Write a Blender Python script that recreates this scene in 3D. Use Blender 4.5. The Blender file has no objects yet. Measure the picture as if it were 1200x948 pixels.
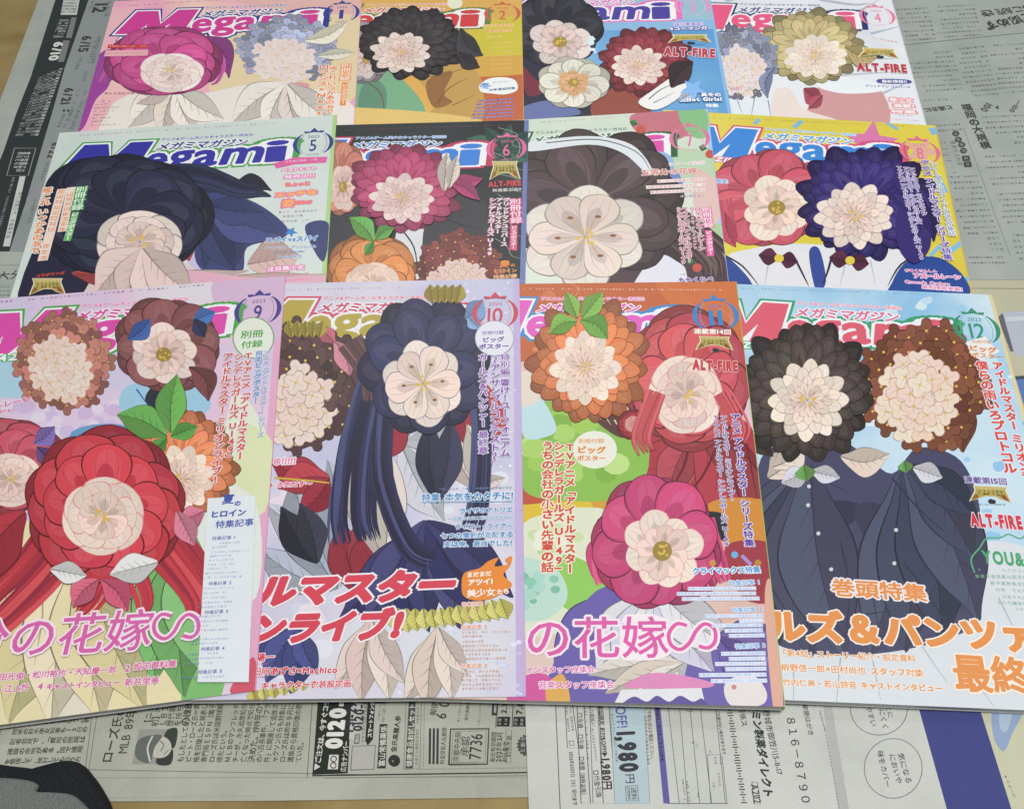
import bpy, math, random
import numpy as np
from mathutils import Vector, Matrix
from mathutils.geometry import tessellate_polygon, delaunay_2d_cdt

# ------------------------------------------------------------------ camera, light, exposure
scene = bpy.context.scene
COL = scene.collection
FOC, CAMH, PITCH, ROLL, PCX, PCY = 1236.91, 0.512697, 0.923174, -0.012488, 61.06, 37.03
_c, _s = math.cos(PITCH), math.sin(PITCH)
_cr, _sr = math.cos(ROLL), math.sin(ROLL)
FW = Vector((0, _c, -_s)); _UP = Vector((0, _s, _c)); _RT = Vector((1, 0, 0))
RT = _cr * _RT + _sr * _UP
UP = -_sr * _RT + _cr * _UP
EYE = Vector((0, 0, CAMH))
cd = bpy.data.cameras.new('camera'); cam = bpy.data.objects.new('camera', cd); COL.objects.link(cam)
cam.matrix_world = Matrix((RT, UP, -FW)).transposed().to_4x4()
cam.location = EYE
cd.sensor_width = 36; cd.lens = FOC / 1200 * 36
cd.shift_x = -PCX / 1200; cd.shift_y = PCY / 1200
cd.clip_start = .01; cd.clip_end = 50
scene.camera = cam
w = bpy.data.worlds.new('World'); scene.world = w; w.use_nodes = True
w.node_tree.nodes['Background'].inputs[0].default_value = (.93, .97, 1.0, 1)
w.node_tree.nodes['Background'].inputs[1].default_value = .22
def lamp(name, loc, target, size, power, col):
    l = bpy.data.lights.new(name, 'AREA'); l.energy = power; l.shape = 'RECTANGLE'
    l.size, l.size_y = size; l.color = col
    o = bpy.data.objects.new(name, l); COL.objects.link(o); o.location = loc
    o.rotation_euler = (Vector(target) - Vector(loc)).to_track_quat('-Z', 'Y').to_euler()
lamp('ceiling_lamp', (.35, .12, 1.75), (.12, .42, 0), (1.0, .35), 30, (1.0, .985, .95))
lamp('far_sheen_lamp', (-.25, 2.3, 1.9), (.05, .6, 0), (1.2, .3), 10, (1.0, .99, .97))  # added lamp: soft sheen on the covers, shadows along their front edges
vs = scene.view_settings
vs.view_transform = 'Standard'; vs.look = 'None'; vs.exposure = 0; vs.gamma = 1

# ------------------------------------------------------------------ helpers
def lin(c):
    c /= 255
    return c / 12.92 if c <= .04045 else ((c + .055) / 1.055) ** 2.4
def rgb(h):
    return [int(h[i:i + 2], 16) for i in (0, 2, 4)]
def shade(h, f):
    return '%02x%02x%02x' % tuple(max(0, min(255, int(v * f))) for v in rgb(h))
def mixh(a, b, t):
    return '%02x%02x%02x' % tuple(int(x * (1 - t) + y * t) for x, y in zip(rgb(a), rgb(b)))

def ink_group():
    g = bpy.data.node_groups.new('printed_surface', 'ShaderNodeTree')
    I = g.interface
    for n, t in (('Color', 'NodeSocketColor'), ('Roughness', 'NodeSocketFloat'), ('Gloss', 'NodeSocketFloat'), ('Grain', 'NodeSocketFloat'), ('Wave', 'NodeSocketFloat')):
        I.new_socket(n, in_out='INPUT', socket_type=t)
    I.new_socket('Shader', in_out='OUTPUT', socket_type='NodeSocketShader')
    N, L = g.nodes, g.links
    gi = N.new('NodeGroupInput'); go = N.new('NodeGroupOutput'); geo = N.new('ShaderNodeNewGeometry')
    def noise(sc, det):
        n = N.new('ShaderNodeTexNoise'); n.inputs['Scale'].default_value = sc; n.inputs['Detail'].default_value = det
        L.new(geo.outputs['Position'], n.inputs['Vector']); return n
    def math_(op, a, b):
        m = N.new('ShaderNodeMath'); m.operation = op
        for k, v in enumerate((a, b)):
            if isinstance(v, (int, float)): m.inputs[k].default_value = v
            else: L.new(v, m.inputs[k])
        return m.outputs[0]
    fine, mid = noise(1100, 2), noise(60, 3)
    s = math_('ADD', math_('SUBTRACT', fine.outputs['Fac'], .5), math_('MULTIPLY', math_('SUBTRACT', mid.outputs['Fac'], .5), .6))
    f = math_('ADD', 1.0, math_('MULTIPLY', s, gi.outputs['Grain']))
    vm = N.new('ShaderNodeVectorMath'); vm.operation = 'SCALE'
    L.new(gi.outputs['Color'], vm.inputs[0]); L.new(f, vm.inputs['Scale'])
    b = N.new('ShaderNodeBsdfPrincipled')
    L.new(vm.outputs[0], b.inputs['Base Color']); L.new(gi.outputs['Roughness'], b.inputs['Roughness'])
    L.new(gi.outputs['Gloss'], b.inputs['Specular IOR Level'])
    big = noise(16, 2)
    bp = N.new('ShaderNodeBump'); bp.inputs['Distance'].default_value = .01
    vo = N.new('ShaderNodeTexVoronoi'); vo.feature = 'DISTANCE_TO_EDGE'; vo.inputs['Scale'].default_value = 7       # long creases of handled paper
    wp = N.new('ShaderNodeVectorMath'); wp.operation = 'MULTIPLY_ADD'; wn = noise(5, 2)
    L.new(wn.outputs['Color'], wp.inputs[0]); wp.inputs[1].default_value = (.25, .25, .25); L.new(geo.outputs['Position'], wp.inputs[2]); L.new(wp.outputs[0], vo.inputs['Vector'])
    cr = math_('MULTIPLY', math_('MINIMUM', math_('MULTIPLY', vo.outputs['Distance'], 9.0), 1.0), .22)
    L.new(gi.outputs['Wave'], bp.inputs['Strength']); L.new(math_('ADD', big.outputs['Fac'], cr), bp.inputs['Height'])
    L.new(bp.outputs[0], b.inputs['Normal'])
    L.new(b.outputs[0], go.inputs[0])
    return g
INK = ink_group()
ALB = {'p': 1.0, 'n': 1.0}
_mats = {}
def mat(h, kind='ink', k=1.0):
    """one printed colour: ink = coated cover paper, news = uncoated newsprint, cloth, floor"""
    h = '%02x%02x%02x' % tuple(min(255, 6 * round(v / 6)) for v in rgb(h))
    key = (h, kind, round(k, 2))
    if key in _mats: return _mats[key]
    m = bpy.data.materials.new(kind + '_' + h); m.use_nodes = True
    N, L = m.node_tree.nodes, m.node_tree.links
    N.clear(); o = N.new('ShaderNodeOutputMaterial'); g = N.new('ShaderNodeGroup'); g.node_tree = INK
    c = [min(.88, lin(v) * k) for v in rgb(h)]
    g.inputs['Color'].default_value = (*c, 1)
    r, s, gr, wv = {'ink': (.36, .36, .14, .05), 'news': (.85, .15, .2, .6), 'page': (.7, .2, .2, 0)}[kind]
    g.inputs['Roughness'].default_value = r; g.inputs['Gloss'].default_value = s
    g.inputs['Grain'].default_value = gr; g.inputs['Wave'].default_value = wv
    L.new(g.outputs[0], o.inputs[0]); _mats[key] = m
    return m
def wash(cols, scale=18, k=1.0, stretch=(1, 1, 1), kind='ink', seed=0):
    """watercolour-like background: a noise field through a colour ramp"""
    m = bpy.data.materials.new('wash_' + cols[0]); m.use_nodes = True
    N, L = m.node_tree.nodes, m.node_tree.links
    N.clear(); o = N.new('ShaderNodeOutputMaterial'); g = N.new('ShaderNodeGroup'); g.node_tree = INK
    tc = N.new('ShaderNodeTexCoord'); mp = N.new('ShaderNodeMapping'); mp.inputs['Scale'].default_value = stretch
    mp.inputs['Location'].default_value = (seed * 1.7, seed * .9, seed)
    n = N.new('ShaderNodeTexNoise'); n.inputs['Scale'].default_value = scale; n.inputs['Detail'].default_value = 4
    n.inputs['Distortion'].default_value = .6
    r = N.new('ShaderNodeValToRGB')
    L.new(tc.outputs['Object'], mp.inputs[0]); L.new(mp.outputs[0], n.inputs['Vector']); L.new(n.outputs['Fac'], r.inputs[0])
    el = r.color_ramp.elements
    while len(el) < len(cols): el.new(.5)
    for i, h in enumerate(cols):
        el[i].position = .32 + .36 * i / max(1, len(cols) - 1)
        el[i].color = (*[min(.88, lin(v) * k) for v in rgb(h)], 1)
    L.new(r.outputs[0], g.inputs['Color'])
    rr, s, gr, wv = {'ink': (.36, .36, .12, .05), 'news': (.85, .15, .2, .6)}[kind]
    g.inputs['Roughness'].default_value = rr; g.inputs['Gloss'].default_value = s; g.inputs['Grain'].default_value = gr; g.inputs['Wave'].default_value = wv
    L.new(g.outputs[0], o.inputs[0])
    return m

def catmull(pts, closed=True, n=5):
    P = [np.array(p, float) for p in pts]; out = []
    m = len(P)
    for i in range(m if closed else m - 1):
        a, b, c, d = (P[(i - 1) % m], P[i], P[(i + 1) % m], P[(i + 2) % m]) if closed else (P[max(i - 1, 0)], P[i], P[i + 1], P[min(i + 2, m - 1)])
        for k in range(n):
            t = k / n
            out.append(.5 * (2 * b + (c - a) * t + (2 * a - 5 * b + 4 * c - d) * t * t + (3 * b - a - 3 * c + d) * t ** 3))
    if not closed: out.append(P[-1])
    return out

# glyph outlines come from Blender's own built-in font, one mesh per character
_gl = {}
def _outline(ch, fill):
    c = bpy.data.curves.new('glyph', 'FONT'); c.body = ch; c.resolution_u = 1 if 0x4e00 <= ord(ch) < 0xa000 and ch not in "花嫁分最終章巻頭特集" else 3
    if not fill: c.fill_mode = 'NONE'
    o = bpy.data.objects.new('glyph', c); COL.objects.link(o)
    me = bpy.data.meshes.new_from_object(o.evaluated_get(bpy.context.evaluated_depsgraph_get()))
    v = np.array([q.co[:2] for q in me.vertices]) if len(me.vertices) else np.zeros((0, 2))
    f = [tuple(p.vertices) for p in me.polygons] if fill else [tuple(e.vertices) for e in me.edges]
    bpy.data.objects.remove(o); bpy.data.curves.remove(c); bpy.data.meshes.remove(me)
    return v, f
def union(V, F):
    """one layer of triangles covering the union of overlapping faces"""
    G = []
    for q in F:
        p = [V[i] for i in q]; ar = sum(p[i - 1][0] * p[i][1] - p[i][0] * p[i - 1][1] for i in range(len(p)))
        if abs(ar) > 2e-7: G.append(q if ar > 0 else tuple(q)[::-1])
    F = G
    v, e, f, _, _, src = delaunay_2d_cdt([Vector(map(float, p)) for p in V], [], [tuple(int(i) for i in q) for q in F], 0, 1e-5)
    f = [tuple(t) for t, o in zip(f, src) if len(o)]; cnt = {}
    for t in f:
        for i in range(len(t)):
            k = tuple(sorted((t[i - 1], t[i]))); cnt[k] = cnt.get(k, 0) + 1
    ed = [k for k, n in cnt.items() if n == 1]
    use = sorted({i for k in ed for i in k}); ix = {o: n for n, o in enumerate(use)}
    v2, _, f2, _, _, _ = delaunay_2d_cdt([v[i] for i in use], [(ix[a], ix[b]) for a, b in ed], [], 0, 1e-5)
    P = np.array([tuple(p) for p in v]); A, B, C = (P[[t[k] for t in f]][None] for k in range(3))
    P2 = np.array([tuple(p) for p in v2]); T2 = np.array([tuple(t) for t in f2]); c = P2[T2].mean(1)[:, None]
    def cr(o, a, b): return (a[..., 0] - o[..., 0]) * (b[..., 1] - o[..., 1]) - (a[..., 1] - o[..., 1]) * (b[..., 0] - o[..., 0])
    x, y, z = cr(A, B, c), cr(B, C, c), cr(C, A, c)
    ok = (((x >= 0) & (y >= 0) & (z >= 0)) | ((x <= 0) & (y <= 0) & (z <= 0))).any(1)
    out = [tuple(t) for t in T2[ok]]
    return np.array([tuple(p) for p in v2]), out
def glyph(ch, off):
    """filled outline; off > 0 thickens it with a band along every contour"""
    off = round(off, 2); key = (ch, off)
    if key in _gl: return _gl[key]
    v, f = _gl.get((ch, 'fill')) or _gl.setdefault((ch, 'fill'), _outline(ch, True))
    if off > .001 and len(v):
        ov, oe = _gl.get((ch, 'edge')) or _gl.setdefault((ch, 'edge'), _outline(ch, False))
        V, F = [v], list(f); n = len(v)
        for i, j in oe:
            a, b = ov[i], ov[j]; d = b - a; l = np.hypot(*d)
            if l < 1e-6: continue
            d = d / l; nn = np.array((-d[1], d[0])) * off; x = d * off * .55
            V.append(np.array([a - x - nn, b + x - nn, b + x + nn, a - x + nn])); F.append((n, n + 1, n + 2, n + 3)); n += 4
        v, f = union(np.concatenate(V), F)
    _gl[key] = (v, f)
    return _gl[key]

# every character is outlined once, while the scene is still nearly empty
for _ch in '８１６－７９０!$%&,-./0123456789?ABCDEFGHIJKLMNOPQRSTUVWXYZabcdefghijklmnopqrstuvwxyz×※∽□▶▼♪、。「」【】あいうおかがきくぐけこごさしじすずぜそただちっつてでとどなにのはびべほまめもやょよらりるれろをんァアイエォオカガキクグゲコサザシジスズセソタダチッツテデトドナニハバパヒビピフブプベボポマミムメャュユラリルレロワン・ー一七万上不両中久也事五井亡京人仁今介付代以件企会余作便係俊保俺健備僕先光全八内円冊冬処出分切初別剣力効午去参友取受合告味品員問啓回国地城報場売夏多夜大央女姿嫁子学完定実室家密富対専小少尚局山岡川差巻市常年広座康引強当後得御復心怜情慶所手払承持掲換支放教整文料新方族日明春昨時最月有期木本村東松柳格検業楽模歳歴殿氏民気水永江決注活海満点無燃特王球理生用田画界番発百目県真知社福秘章竹笠第等米約紹終組結続編美者聞艦花若葉薬行衣表装裕製要見規言討記設試詩話誌認談論議象費資載輩追送通連週過遺郎部郵都配里野金鈴録長門間関闇降限陽隠集雨電静面音響頭題食高魔麗＆（）９＝ＢＥＩＬＭＮＰＳ～' + "'":
    _gl[(_ch, 'fill')] = _outline(_ch, True); _gl[(_ch, 'edge')] = _outline(_ch, False)
POOL = 'のにはをがたでしとる年月日国会社大学新聞地方市民議員県東京人発表中高生活部業界者全力今回記事題問れらりすことアイスルンタ'
class Plane:
    """top surface of a flat thing: z = a + b x + c y, cut to a convex outline"""
    def __init__(s, abc, quad=None, kind='ink', k=1.0):
        s.a, s.b, s.c = (float(v) for v in abc); s.kind = kind; s.k = k; s.quad = quad; s.parts = {}; s.cur = 'print'; s.grid = None
        if quad is not None:
            q = [np.array(p[:2], float) for p in quad]
            ar = sum(q[i][0] * q[(i + 1) % len(q)][1] - q[(i + 1) % len(q)][0] * q[i][1] for i in range(len(q)))
            s.q = q if ar > 0 else q[::-1]
    def xy(s, px, py):
        px, py = float(px), float(py)
        d = FW + (px - 600 - PCX) / FOC * RT - (py - 474 - PCY) / FOC * UP
        t = (s.a - EYE.z) / (d.z - s.b * d.x - s.c * d.y)
        p = EYE + float(t) * d
        return np.array((p.x, p.y))
    def z(s, x, y): return s.a + s.b * x + s.c * y
    def clip(s, poly):
        out = list(poly)
        for i in range(len(s.q)):
            a, b = s.q[i], s.q[(i + 1) % len(s.q)]
            e = b - a; inp = out; out = []
            if not inp: return []
            side = [e[0] * (p[1] - a[1]) - e[1] * (p[0] - a[0]) for p in inp]
            for j in range(len(inp)):
                p, q, sp, sq = inp[j - 1], inp[j], side[j - 1], side[j]
                if (sp >= 0) != (sq >= 0): out.append(p + (q - p) * (sp / (sp - sq)))
                if sq >= 0: out.append(q)
        return out
    def inside(s, V):
        ok = np.ones(len(V), bool)
        for i in range(len(s.q)):
            a, b = s.q[i], s.q[(i + 1) % len(s.q)]; e = b - a
            ok &= (e[0] * (V[:, 1] - a[1]) - e[1] * (V[:, 0] - a[0])) >= 0
        return ok
    def part(s, name): s.cur = name
    def level(s, boxes, add=1):
        """printing order: the lowest layer that clears everything already printed under these boxes"""
        if s.grid is None:
            Q = np.array(s.q); s.g0 = Q.min(0); s.grid = np.zeros(np.ceil((Q.max(0) - s.g0) / .001).astype(int) + 2, np.int32)
        nx, ny = s.grid.shape; sl = []
        for x0, y0, x1, y1 in boxes:
            i0, j0 = int((x0 - s.g0[0]) * 1000), int((y0 - s.g0[1]) * 1000); i1, j1 = int((x1 - s.g0[0]) * 1000), int((y1 - s.g0[1]) * 1000)
            sl.append((slice(max(0, min(nx - 1, i0)), max(1, min(nx, i1 + 1))), slice(max(0, min(ny - 1, j0)), max(1, min(ny, j1 + 1)))))
        b = max(int(s.grid[k].max()) for k in sl)
        for k in sl: s.grid[k] = np.maximum(s.grid[k], b + add)
        return b + 1
    def _put(s, polys, h, m=None, lvl=None, per=False):
        d = s.parts.setdefault(s.cur, dict(v=[], f=[], m=[], mats=[]))
        m = m or mat(h, s.kind, s.k)
        if m not in d['mats']: d['mats'].append(m)
        if lvl is None:
            B = [(min(p[0] for p in P), min(p[1] for p in P), max(p[0] for p in P), max(p[1] for p in P)) for P in polys]
            if not per: B = [(min(q[0] for q in B), min(q[1] for q in B), max(q[2] for q in B), max(q[3] for q in B))]
            lvl = s.level(B)
        mi = d['mats'].index(m); z0 = .00005 + lvl * 1.6e-6; vv, ff = d['v'], d['f']
        for P in polys:
            o = len(vv)
            for p in P: vv.append((p[0], p[1], s.a + s.b * p[0] + s.c * p[1] + z0))
            ff.append(tuple(range(o, o + len(P))))
        d['m'] += [mi] * len(polys)
    def world(s, poly, h, m=None, tri=True):
        """fill a world-space polygon"""
        P = s.clip([np.array(p[:2], float) for p in poly])
        if len(P) < 3: return
        if len(P) > 4 and tri:
            T = tessellate_polygon([[Vector((p[0], p[1], 0)) for p in P]])
            s._put([_ccw([P[i] for i in t]) for t in T], h, m)
        else: s._put([_ccw(P)], h, m)
    def fill(s, pts, h, smooth=True, m=None):
        s.world([s.xy(*p) for p in (catmull(pts) if smooth else pts)], h, m)
    def ribbon(s, W, w0, w1, h, mid=None):
        """tapered stroke along world points"""
        n = len(W); Q = []
        for i in range(n):
            t = W[min(i + 1, n - 1)] - W[max(i - 1, 0)]; t = t / (np.hypot(*t) + 1e-12); nn = np.array((-t[1], t[0]))
            f = i / (n - 1)
            wd = (w0 * (1 - f) + w1 * f) if mid is None else (w0 * (1 - f) ** 2 + 2 * mid * f * (1 - f) * 1.3 + w1 * f * f)
            Q.append((W[i] + nn * wd / 2, W[i] - nn * wd / 2))
        out = []
        for i in range(n - 1):
            P = s.clip([Q[i][0], Q[i][1], Q[i + 1][1], Q[i + 1][0]])
            if len(P) >= 3: out.append(_ccw(P))
        if out: s._put(out, h, per=True)
    def scale(s, px, py): return np.hypot(*(s.xy(px + 1, py) - s.xy(px, py)))
    def stroke(s, pts, h, w0=1.2, w1=None, mid=None, smooth=True):
        u = s.scale(*pts[0]); w1 = w0 if w1 is None else w1
        W = [s.xy(*p) for p in (catmull(pts, False, 4) if smooth and len(pts) > 2 else pts)]
        s.ribbon(W, w0 * u, w1 * u, h, None if mid is None else mid * u)
    def ell(s, cx, cy, rx, ry, h, a0=0, a1=360, w=None, n=28):
        A = [math.radians(a0 + (a1 - a0) * i / n) for i in range(n + 1)]
        P = [(cx + rx * math.cos(a), cy + ry * math.sin(a)) for a in A]
        if w is None: s.fill(P[:-1] if a1 - a0 == 360 else P, h, False)
        else: s.stroke(P, h, w, w, smooth=False)
    def faces(s, V, F, h, lvl=None):
        if not len(V): return
        if s.inside(V).all(): s._put([_ccw([V[i] for i in f]) for f in F], h, lvl=lvl)
        else:
            out = [s.clip([V[i] for i in f]) for f in F]
            s._put([_ccw(o) for o in out if len(o) >= 3], h, lvl=lvl)
    def run(s, items, h, both):
        """a run of glyphs: neighbours on two alternating layers when they may touch"""
        items = [i for i in items if len(i[0])]
        if not items: return
        B = [(*V.min(0), *V.max(0)) for V, f in items]; l = s.level(B, 2 if both else 1)
        for i, (V, f) in enumerate(items): s.faces(V, f, h, l + (i % 2 if both else 0))
    def text(s, t, p0, p1, h, halo=None, hw=.07, vert=False, bold=.018, asp=1.0, shear=0, size=None, wl=False):
        """one line of lettering between two picture points on this surface (centre line of the row)"""
        A, B = (np.array(p0, float), np.array(p1, float)) if wl else (s.xy(*p0), s.xy(*p1))
        d = B - A; Lg = np.hypot(*d); d = d / Lg; nrm = np.array((-d[1], d[0]))
        items = []; x = 0
        for ch in t:
            if ch == ' ': x += .45; continue
            v, f = glyph(ch, bold)
            wide = ord(ch) > 0x2000
            if vert or wide: adv = 1.0; x0 = 0 if wide else (1 - (v[:, 0].max() + v[:, 0].min())) / 2
            else: adv = v[:, 0].max() - v[:, 0].min() + .1; x0 = -v[:, 0].min() + .05
            items.append((ch, x, adv, x0)); x += adv
        sc = Lg / max(x, .1); sy = sc * asp if size is None else size
        for col, off in ((halo, bold + hw), (h, bold)):
            if col is None: continue
            out = []
            for ch, x, adv, x0 in items:
                v, f = glyph(ch, off - bold * .5 if 0x4e00 <= ord(ch) < 0xa000 else off)
                if not len(v): continue
                gx, gy = v[:, 0] + x0, v[:, 1] - (.38 if (ord(ch) > 0x2000) else .36)
                if vert:
                    if ch in 'ー～-「」()…―': al, ac = x + gx, gy
                    else: al, ac = x + .5 - gy, gx - .5
                    W = A + np.outer(al * sc, d) + np.outer(ac * sy, nrm)
                else: W = A + np.outer((x + gx + shear * gy) * sc, d) + np.outer(gy * sy, nrm)
                out.append((W, f))
            s.run(out, col, off > .045)
    def marks(s, p0, p1, n, h, size=.9, seed=0, gap=.08, halo=None, raw=False):
        """a row of print too small to read: n little clusters of strokes"""
        R = random.Random(seed * 977 + n); A, B = s.xy(*p0), s.xy(*p1)
        d = B - A; Lg = np.hypot(*d); d = d / Lg; nrm = np.array((-d[1], d[0])); sc = Lg / n
        if halo:
            s.world([A - nrm * sc * .6, B - nrm * sc * .6, B + nrm * sc * .6, A + nrm * sc * .6], halo)
        out = []
        for i in range(n):
            if R.random() < gap: continue
            if raw:                                     # a larger unreadable character: a few crossing strokes
                st = [(.5, .12 + .25 * R.random(), .8, .1), (.5, .5 + .1 * R.random(), .6 + .3 * R.random(), .1), (.5, .85, .85, .1), (.2 + .2 * R.random(), .5, .11, .85), (.65 + .2 * R.random(), .5, .11, .75)]
                for k, (x, y, a_, b_) in enumerate(R.sample(st, 4)):
                    q = s.clip([A + d * (i + .5 + (x + u * a_ / 2 + v_ * .06 - .5) * size) * sc + nrm * (y + v_ * b_ / 2 - .5) * size * sc for u, v_ in ((-1, -1), (1, -1), (1, 1), (-1, 1))])
                    if len(q) >= 3: s._put([_ccw(q)], h)
                continue
            v, f = glyph(R.choice(POOL), 0)
            gx, gy = (v[:, 0] - .5) * size * .98, (v[:, 1] - .38) * size * .98
            out.append((A + np.outer((i + .5 + gx) * sc, d) + np.outer(gy * sc, nrm), f))
        s.run(out, h, False)
    def petal(s, c, ang, r, wd, rx, ry, h, r0=.06):
        prof = ((0, .1), (.25, .55), (.55, .96), (.8, .92), (.95, .5), (1.0, .12))
        L_ = [(r0 + (1 - r0) * a, b) for a, b in prof]
        pts = [(t * r, -q * wd * r) for t, q in L_] + [(t * r, q * wd * r) for t, q in L_[::-1]]
        ca, sa = math.cos(ang), math.sin(ang)
        s.fill([(c[0] + (x * ca - y * sa) * rx, c[1] + (x * sa + y * ca) * ry) for x, y in pts], h)
    def vein(s, c, ang, r, wd, rx, ry, h, w=1.0, k=3):
        for j in range(k):
            q = (j - (k - 1) / 2) * wd * .5
            P = [(.25 * r, q * .3 * r), (.6 * r, q * r * .95), (.92 * r, q * r * .7)]
            ca, sa = math.cos(ang), math.sin(ang)
            s.stroke([(c[0] + (x * ca - y * sa) * rx, c[1] + (x * sa + y * ca) * ry) for x, y in P], h, w, .3)
    def bloom(s, cx, cy, rx, ry, oc, ic, n=8, ratio=.56, dx=0, dy=0, seed=1, cc='d8b45a', kind='rose'):
        """a large printed flower: darker outer petals, pale inner petals, stamens"""
        R = random.Random(seed); a0 = R.random() * 6.28; c = (cx + dx, cy + dy)
        def ring(ce, m, r0, wd, col, line, f0=.06, hi=1.1, jit=.05, k=3, off=0.0, pale=.0):
            for i in range(m):
                a = a0 + (i + off + R.uniform(-.14, .14)) * 6.283 / m; r = r0 * R.uniform(1 - jit, 1 + jit); w_ = wd * R.uniform(.92, 1.08)
                q = shade(col, R.uniform(.94, 1.06))
                s.petal(ce, a, r * 1.012, w_ * 1.05, rx, ry, line, f0); s.petal(ce, a, r, w_, rx, ry, q, f0)
                s.petal(ce, a + .02, r * .93, w_ * .62, rx, ry, mixh(q, 'ffffff', .07), f0); s.petal(ce, a - .03, r * .7, w_ * .5, rx, ry, shade(q, .9), f0)
                s.vein(ce, a, r, w_, rx, ry, shade(q, .78), 1.1, k)
        ln = shade(oc, .5); li = mixh(ic, oc, .5); blush = mixh(ic, 'e09a90', .35)
        if kind == 'rose':
            for lay, (f, rr) in enumerate(((.72, 1.0), (.96, .93), (1.06, .78))): ring((cx, cy), n, rr, .44 * 8 / n, shade(oc, f), ln, off=.5 * lay)
            for lay, (f, rr) in enumerate(((.95, 1.0), (1.0, .84), (1.02, .6))): ring(c, 6, rr * ratio, .52, mixh(ic, blush, .25 * lay), li, off=.5 * lay)
        elif kind == 'dahlia':
            for lay, (f, rr) in enumerate(((.7, 1.02), (.88, .93), (1.0, .82), (1.08, .7))): ring((cx, cy), 15, rr, .17, shade(oc, f), ln, off=.5 * lay, jit=.07, k=1)
            for lay, rr in enumerate((1.04, .86, .66, .45)): ring(c, 12, rr * ratio, .2, mixh(ic, blush, .2 * lay), li, off=.5 * lay, k=1)
        elif kind == 'cosmos':
            ring((cx, cy), 8, 1.0, .36, shade(oc, .78), ln, jit=.06, k=3); ring((cx, cy), 8, .97, .36, oc, ln, off=.5, jit=.06, k=5)
            ring(c, 8, ratio * 1.12, .34, ic, li, off=.5, jit=.12, k=3); ring(c, 8, ratio * .8, .34, mixh(ic, blush, .5), li, jit=.1, k=1)
            s.ell(c[0], c[1], rx * .15, ry * .15, shade(cc, .72)); 
        elif kind == 'lily':
            ring((cx, cy), 6, 1.03, .3, shade(oc, .8), ln, jit=.04, k=5); ring((cx, cy), 6, 1.0, .3, oc, ln, off=.5, jit=.04, k=5); ring((cx, cy), 6, .86, .3, shade(oc, 1.08), ln, off=.25, k=5)
            ring(c, 6, ratio * 1.15, .34, ic, li, off=.5, jit=.06); ring(c, 6, ratio * 1.0, .36, mixh(ic, blush, .4), li, jit=.06)
            for i in range(6):
                a = a0 + i * 1.05; e_ = (c[0] + rx * .3 * math.cos(a), c[1] + ry * .3 * math.sin(a)); s.stroke([c, e_], 'b9a070', 1.4, 1); s.ell(*e_, rx * .035, ry * .02, '8a5a34', n=8)
        elif kind == 'cluster':
            P = []
            for i in range(64):
                q = math.sqrt((i + .5) / 64); a = i * 2.39996 + a0; P.append((q, a))
            for q, a in sorted(P, key=lambda t: -t[0]):
                x, y = cx + rx * .9 * q * math.cos(a), cy + ry * .9 * q * math.sin(a)
                inn = ((x - c[0]) / rx) ** 2 + ((y - c[1]) / ry) ** 2 < ratio ** 2
                col = mixh(ic, blush, R.random() * .6) if inn else shade(oc, R.uniform(.74, 1.12) * (1.06 - .2 * q)); b0 = R.random() * 3
                for g, h_ in ((.2, li if inn else ln), (.188, col)):
                    s.fill([(x + rx * g * (.62 + .38 * abs(math.cos(2 * t))) * math.cos(t + b0), y + ry * g * (.62 + .38 * abs(math.cos(2 * t))) * math.sin(t + b0)) for t in np.linspace(0, 6.283, 17)[:-1]], h_)
                for k in range(4):
                    t = b0 + k * 1.571; s.stroke([(x, y), (x + rx * .12 * math.cos(t), y + ry * .12 * math.sin(t))], shade(col, .82), 1, .3)
                s.ell(x, y, rx * .022, ry * .022, cc, n=8)
            return
        for i in range(9):
            a = R.random() * 6.28; q = ratio * .2 * math.sqrt(R.random())
            s.ell(c[0] + q * rx * math.cos(a), c[1] + q * ry * math.sin(a), rx * .022, ry * .022, cc, n=8)
    def flow(s, path, n, s0, s1, cols, w=2.2, seed=1, lines=True):
        """a bundle of long brushed streaks along a path, spreading from s0 to s1 picture points wide"""
        R = random.Random(seed); P = [np.array(p, float) for p in path]; m = len(P)
        for k in range(n):
            q = R.uniform(-.5, .5); e = R.uniform(.72, 1.0); ph = R.random() * 6; out = []
            for i in range(m):
                t = P[min(i + 1, m - 1)] - P[max(i - 1, 0)]; t = t / np.hypot(*t); nn = np.array((-t[1], t[0])); f = i / (m - 1)
                x = P[i] if f < e else P[i - 1] + (P[i] - P[i - 1]) * .6
                out.append(x + nn * (q * (s0 * (1 - f) + s1 * f) + math.sin(ph + 3 * f) * s1 * .05))
            s.stroke(out, R.choice(cols), w * R.uniform(.5, 1.2), .3, mid=w * R.uniform(.8, 1.7))
    def leaf(s, p0, p1, wd, h, bend=0):
        """a leaf from p0 to p1 with midrib and side veins"""
        a, b = np.array(p0, float), np.array(p1, float); d = b - a; n = np.array((-d[1], d[0])) * wd; bn = np.array((-d[1], d[0])) * bend
        def at(t, q): return a + d * t + n * q + bn * 4 * t * (1 - t)
        pr = ((0, .02), (.2, .55), (.45, 1), (.7, .8), (.9, .3), (1, 0))
        for k, col in ((1.05, shade(h, .55)), (1.0, h)):
            s.fill([at(t, q * k) for t, q in pr] + [at(t, -q * k) for t, q in pr[-2:0:-1]], col)
        s.fill([at(t, 0) for t in (0, .3, .6, 1)] + [at(t, -q) for t, q in pr[-2:0:-1]], shade(h, .84))
        s.stroke([at(0, 0), at(.5, 0), at(1, 0)], shade(h, .6), 1.6, .5)
        for t in (.2, .35, .5, .65, .8):
            for sg in (1, -1): s.stroke([at(t, 0), at(t + .12, sg * .5 * math.sin(3 * t + .3))], shade(h, .68), .9, .3)
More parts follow.
